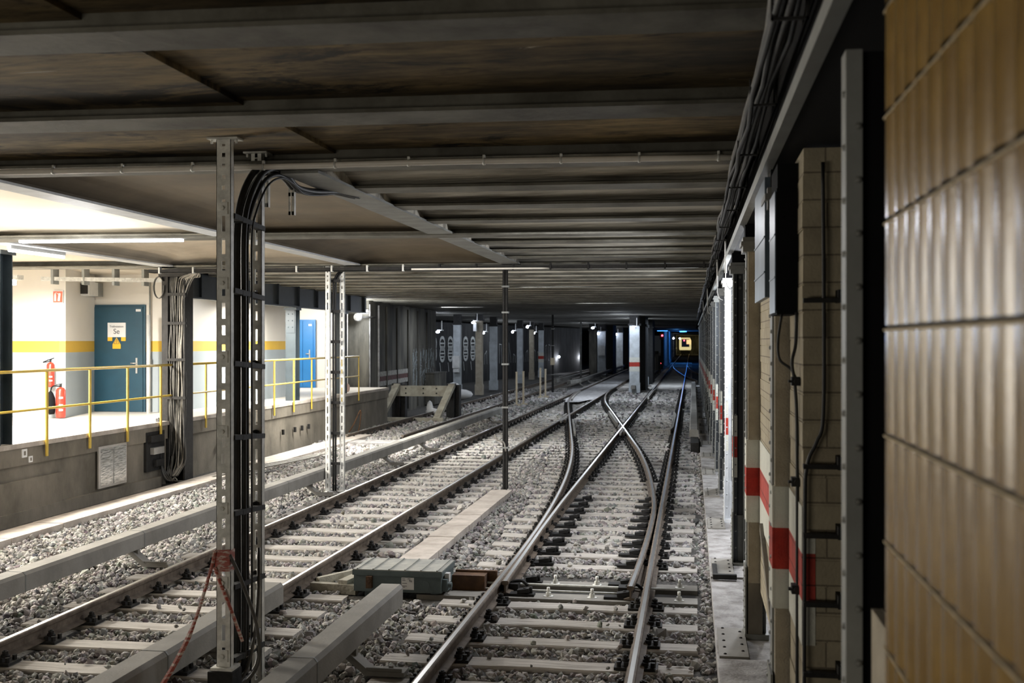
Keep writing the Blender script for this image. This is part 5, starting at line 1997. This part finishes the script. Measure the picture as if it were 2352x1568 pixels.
pillar(-2.80, 56.6, 0.50, 0.5, 'white square pillar with an orange red band between the running tracks', 'graycol', True)
pillar(-2.52, 58.8, 0.36, 3.6, 'dark column directly behind the banded white pillar', 'steeldk', foot=False)
pillar(-2.70, 65.9, 0.42, 0.5, 'plain white pillar second in the row between the running tracks', 'graycol')
pillar(-2.48, 68.3, 0.36, 4.0, 'dark column behind the plain white pillar', 'steeldk', foot=False)
pillar(-2.95, 78.5, 0.40, 0.5, 'brownish slim pillar third in the row between the running tracks', 'plaster')
pillar(-7.15, 83.0, 0.55, 0.8, 'dark rough pillar heading the row left of the running tracks', 'dconc', foot=False)
pillar(-6.75, 86.0, 0.62, 0.6, 'grey pillar with a pale box on it left of the running tracks', 'graycol')
pillar(-6.45, 90.0, 0.6, 4.0, 'dark column right behind the pillar with the pale box', 'steeldk', foot=False)
pillar(-6.65, 96.3, 0.6, 0.6, 'grey pillar in the middle of the far left row', 'graycol')
pillar(-6.50, 103.0, 0.7, 0.6, 'grey pillar with two bands of shadow in the far left row', 'graycol')
pillar(-6.15, 107.0, 0.6, 5.0, 'dark column near the end of the far left row', 'steeldk', foot=False)
pillar(-6.55, 114.0, 0.5, 0.6, 'last grey pillar of the far left row', 'graycol')
b = MB()
b.box(-7.0, -6.45, 85.7, 85.95, 1.35, 2.1)
tag(b.build('signal_box', M['lampwhite']), 'pale switch box fixed on the far grey pillar', 'box')
# left row beside the siding
pillar(-11.05, 52.9, 0.34, 0.34, 'grey column carrying a white box beyond the buffer stop', 'graycol')
pillar(-10.05, 53.2, 0.30, 0.4, 'brown leaning column with a broken foot beyond the buffer stop', 'plaster', z1=3.4)
pillar(-10.35, 58.9, 0.36, 0.36, 'pale grey column with a forked foot beyond the buffer stop', 'graycol')
pillar(-10.40, 68.6, 0.34, 0.36, 'plain grey column behind the dark slim post', 'graycol')
pillar(-10.60, 75.2, 0.30, 0.36, 'brown column between two grey ones in the siding row', 'plaster')
pillar(-10.60, 80.0, 0.34, 0.36, 'far grey column with a red band in the siding row', 'graycol', True)
b = MB()
b.box(-11.2, -10.86, 52.6, 52.85, 1.15, 1.72)
b.box(-11.18, -10.9, 52.65, 52.85, 0.95, 1.15)
tag(b.build('signal_box', M['lampwhite']), 'white box on the grey column beyond the buffer stop', 'box')
# graffiti on the wall behind the siding
b = MB()
b.bar((-15.2, 62.0, 1.6), (-9.8, 100.0, 1.6), 0.2, 3.9)
struct('wall_siding', b, M['black_wall'])
gb = MB()


def wl(s, z): return (lerp(-15.2, -9.8, s) + 0.115, lerp(62.0, 100.0, s) - 0.02, z)


for k in range(7):
    s0 = 0.012 + 0.036 * k
    for (zc_, rr) in ((2.3, 0.36), (1.65, 0.40)):
        pts = [wl(s0 + 0.011 + 0.011 * math.cos(a), zc_ + rr * math.sin(a)) for a in np.linspace(0, 2 * PI, 11)]
        stroke(gb, pts, 0.17)
    for j in range(5):
        stroke(gb, [wl(s0, 1.5 + 0.2 * j), wl(s0 + 0.022, 1.5 + 0.2 * j)], 0.09)
    stroke(gb, [wl(s0, 1.15), wl(s0 + 0.004, 0.6)], 0.12)
for k in range(16):
    s0 = 0.30 + 0.028 * k
    stroke(gb, [wl(s0, 0.9), wl(s0 + gr.uniform(-.004, .004), gr.uniform(1.5, 2.4)), wl(s0 + 0.012, gr.uniform(1.2, 2.3)), wl(s0 + 0.014, 0.9)], 0.05)
tag(gb.build('graffiti', M['grafw']), 'rows of rounded pale graffiti letters on the wall behind the siding columns', 'graffiti')

# small cold lamps on the columns
LP = [(-11.3, 49.9, 2.84, 'cold lamp on a bracket left of the grey column with the white box'), (-10.45, 56.5, 2.83, 'cold lamp left of the pale column with the forked foot'),
      (-10.55, 66.8, 2.98, 'cold lamp beside the plain grey siding column'), (-10.7, 77.0, 2.98, 'cold lamp beside the far banded siding column'),
      (-10.15, 52.4, 3.30, 'white lamp above the brown leaning column'), (-10.45, 72.3, 3.35, 'white lamp above the brown siding column'),
      (-6.95, 80.6, 3.37, 'cold lamp near the ceiling at the head of the far left row'), (-6.95, 85.6, 3.0, 'cold lamp on the far grey pillar with the pale box'),
      (-6.9, 96.0, 3.05, 'cold lamp on the middle pillar of the far left row'), (-6.75, 102.7, 3.05, 'cold lamp on the shaded pillar of the far left row'),
      (-2.85, 56.3, 3.08, 'cold lamp on top of the banded white pillar'), (-2.85, 65.5, 3.05, 'cold lamp on top of the plain white pillar')]
for k, (x, y, z, lab) in enumerate(LP):
    t = thing('column_lamp', lab, 'lamp', (x, y, z))
    b = MB()
    r = 0.07 if y < 70 else 0.085
    b.ball((x, y, z), r, 10, sq=(1.3, 1, 0.7) if k in (0, 1, 4, 6) else (1, 1, 1))
    b.build('bulb', M['led'], t)
    b = MB()
    b.box(x - 0.03, x + 0.25, y + 0.05, y + 0.1, z + 0.06, z + 0.10)
    b.box(x + 0.16, x + 0.19, y + 0.02, y + 0.1, z + 0.06, z + 0.5)
    b.build('bracket', M['lampwhite'], t)
    bulb('lamp_light', (x - (1.2 if k < 6 else 0.5), y - 2.0, z - 0.1), 70 if k < 10 else 230, (0.80, 0.88, 1.0))
b = MB()
b.box(-10.22, -10.08, 52.75, 52.95, 2.9, 3.3)
tag(b.build('lamp_casing', M['lampwhite']), 'pale casing on top of the brown leaning column', 'casing')
# low wall washers at the back
for k, (x, y) in enumerate(((-10.72, 92.3), (-9.68, 99.9))):
    b = MB()
    b.ball((x, y - 0.05, 1.15), 0.10, 8)
    tag(b.build('wall_lamp', M['led']), ('low lamp glaring on the back wall, left one', 'low lamp glaring on the back wall, right one')[k], 'lamp')
    bulb('wall_lamp_light', (x + 0.1, y - 0.4, 1.0), 60, (0.9, 0.93, 1.0))
# beige marker poles by the siding
for k, (x, y, z1) in enumerate(((-6.85, 44.4, 1.18), (-6.68, 45.1, 1.18), (-6.75, 50.8, 1.18), (-6.62, 51.6, 1.12))):
    b = MB()
    b.box(x - 0.035, x + 0.035, y - 0.035, y + 0.035, -0.2, z1)
    b.box(x - 0.10, x + 0.16, y - 0.08, y + 0.08, -0.2, -0.08)
    b.box(x - 0.042, x + 0.042, y - 0.042, y + 0.042, z1, z1 + 0.03)
    tag(b.build('marker_pole', M['beige']), ('beige marker pole, left one of the nearer pair by the siding', 'beige marker pole, right one of the nearer pair by the siding', 'beige marker pole, left one of the farther pair by the siding', 'beige marker pole, right one of the farther pair by the siding')[k], 'marker pole')

# signals, cabinets and blue lit tunnel
t = thing('tunnel_signal', 'slim tunnel signal with a glowing red lens beside the far pillars', 'signal', (-2.75, 108, 0))
b = MB()
b.box(-2.85, -2.65, 108, 108.2, -0.2, 3.1)
b.box(-2.95, -2.55, 107.9, 108.0, 2.6, 3.2)
b.build('mast', M['steeldk'], t)
b = MB()
b.ball((-2.72, 107.8, 2.97), 0.09, 8)
b.build('red_lens', M['redlight'], t)
b = MB()
b.ball((-2.6, 96.76, 0.55), 0.06, 8)
tag(b.build('red_marker_light', M['redlight']), 'tiny red marker light low beside the equipment cabinets', 'marker light')
for k in range(5):
    b = MB()
    x = -2.75 + 0.08 * (k % 2)
    y = 84 + 3.2 * k
    b.box(x - 0.18, x + 0.18, y, y + 0.4, -0.15, 1.25 + 0.2 * (k % 3))
    b.box(x - 0.05, x + 0.0, y - 0.05, y, 0.1, 1.2, 1)
    tag(b.build('equipment_cabinet', [M['dconc'], M['girder']]), 'dim equipment cabinet standing between the tracks behind the far pillars', 'cabinet', 'equipment cabinets behind the far pillars')
for k in range(10):
    y = 120 + 3.05 * k
    b = MB()
    b.box(-2.75, -2.55, y, y + 0.22, -0.15, 3.6)
    b.box(-2.79, -2.51, y - 0.03, y + 0.25, -0.15, 0.3)
    tag(b.build('tunnel_column', M['graycol']), 'blue lit slender column lining the far tunnel', 'column', 'columns of the blue lit tunnel')
for k in range(12):
    y = 150 + 7 * k
    b = MB()
    b.box(-3.04, -2.9, y, y + 0.4, -0.2, 3.6)
    b.box(-3.04, -2.93, y + 0.4, y + 7, 1.0, 1.15)
    tag(b.build('tunnel_rib', M['graycol']), 'pale rib on the left wall of the far tunnel', 'rib', 'ribs of the far tunnel wall')
t = strip_lamp((-1.35, 134, 3.545), (-0.55, 134, 3.545), 'glowing blue lamp under the tunnel ceiling in front of the train', 0.08, 'blue', h=0.05)
bulb('blue_light', (-0.95, 133.6, 3.3), 380, (0.05, 0.28, 1.0), 0.3)
bulb('blue_light', (-1.6, 118, 3.3), 110, (0.10, 0.35, 1.0), 0.3)
strip_lamp((-3.3, 112, 3.45), (-2.3, 112, 3.45), 'dim blue lamp above the tunnel signal', 0.08, 'blue', h=0.04)
for k, (x, y) in enumerate(((-2.75, 172), (-2.0, 190))):
    b = MB()
    b.ball((x + 0.1, y, 2.9), 0.13, 8)
    tag(b.build('tunnel_lamp', M['led']), ('small white lamp on the blue tunnel wall', 'small white lamp left of the train')[k], 'lamp')

# ------------------------------------------------------------------ TRAIN
t = thing('metro_train', 'yellow metro train with a lit cab far down the right-hand tunnel', 'train', (-1.18, 222, 0))
x0, x1, yf = -2.33, -0.03, 222.0
b = MB()
prof = [(x0 + 0.1, 0.75), (x0, 1.0), (x0, 2.6), (x0 + 0.25, 3.15), (x1 - 0.25, 3.15), (x1, 2.6), (x1, 1.0), (x1 - 0.1, 0.75)]
i = len(b.v)
for yy in (yf, yf + 12):
    for (x, z) in prof: b.v.append((x, yy, z))
for j in range(8): b.f.append((i + j, i + (j + 1) % 8, i + 8 + (j + 1) % 8, i + 8 + j)); b.m.append(0); b.s.append(False)
b.f.append(tuple(i + j for j in range(8))[::-1]); b.m.append(0); b.s.append(False)
b.f.append(tuple(i + 8 + j for j in range(8))); b.m.append(0); b.s.append(False)
b.build('body', M['trainy'], t)
b = MB()
b.box(x0 + 0.45, x1 - 0.35, yf - 0.05, yf, 1.35, 2.85)
b.build('windscreen', M['darkglass'], t)
b = MB()
b.box(x0 + 1.4, x1 - 0.15, yf - 0.08, yf - 0.05, 1.9, 2.75)
b.build('cab_window', M['glasswarm'], t)
for x in (x0 + 0.95,):
    b = MB()
    b.ball((x, yf - 0.12, 2.6), 0.13, 8)
    b.build('tail_lamp', M['redlight'], t)
b = MB()
b.box(x0 + 0.3, x1 - 0.3, yf + 0.4, yf + 11, 0.05, 0.75)
b.build('bogie', M['steeldk'], t)
print('sleepers', count[0], 'stones', n)
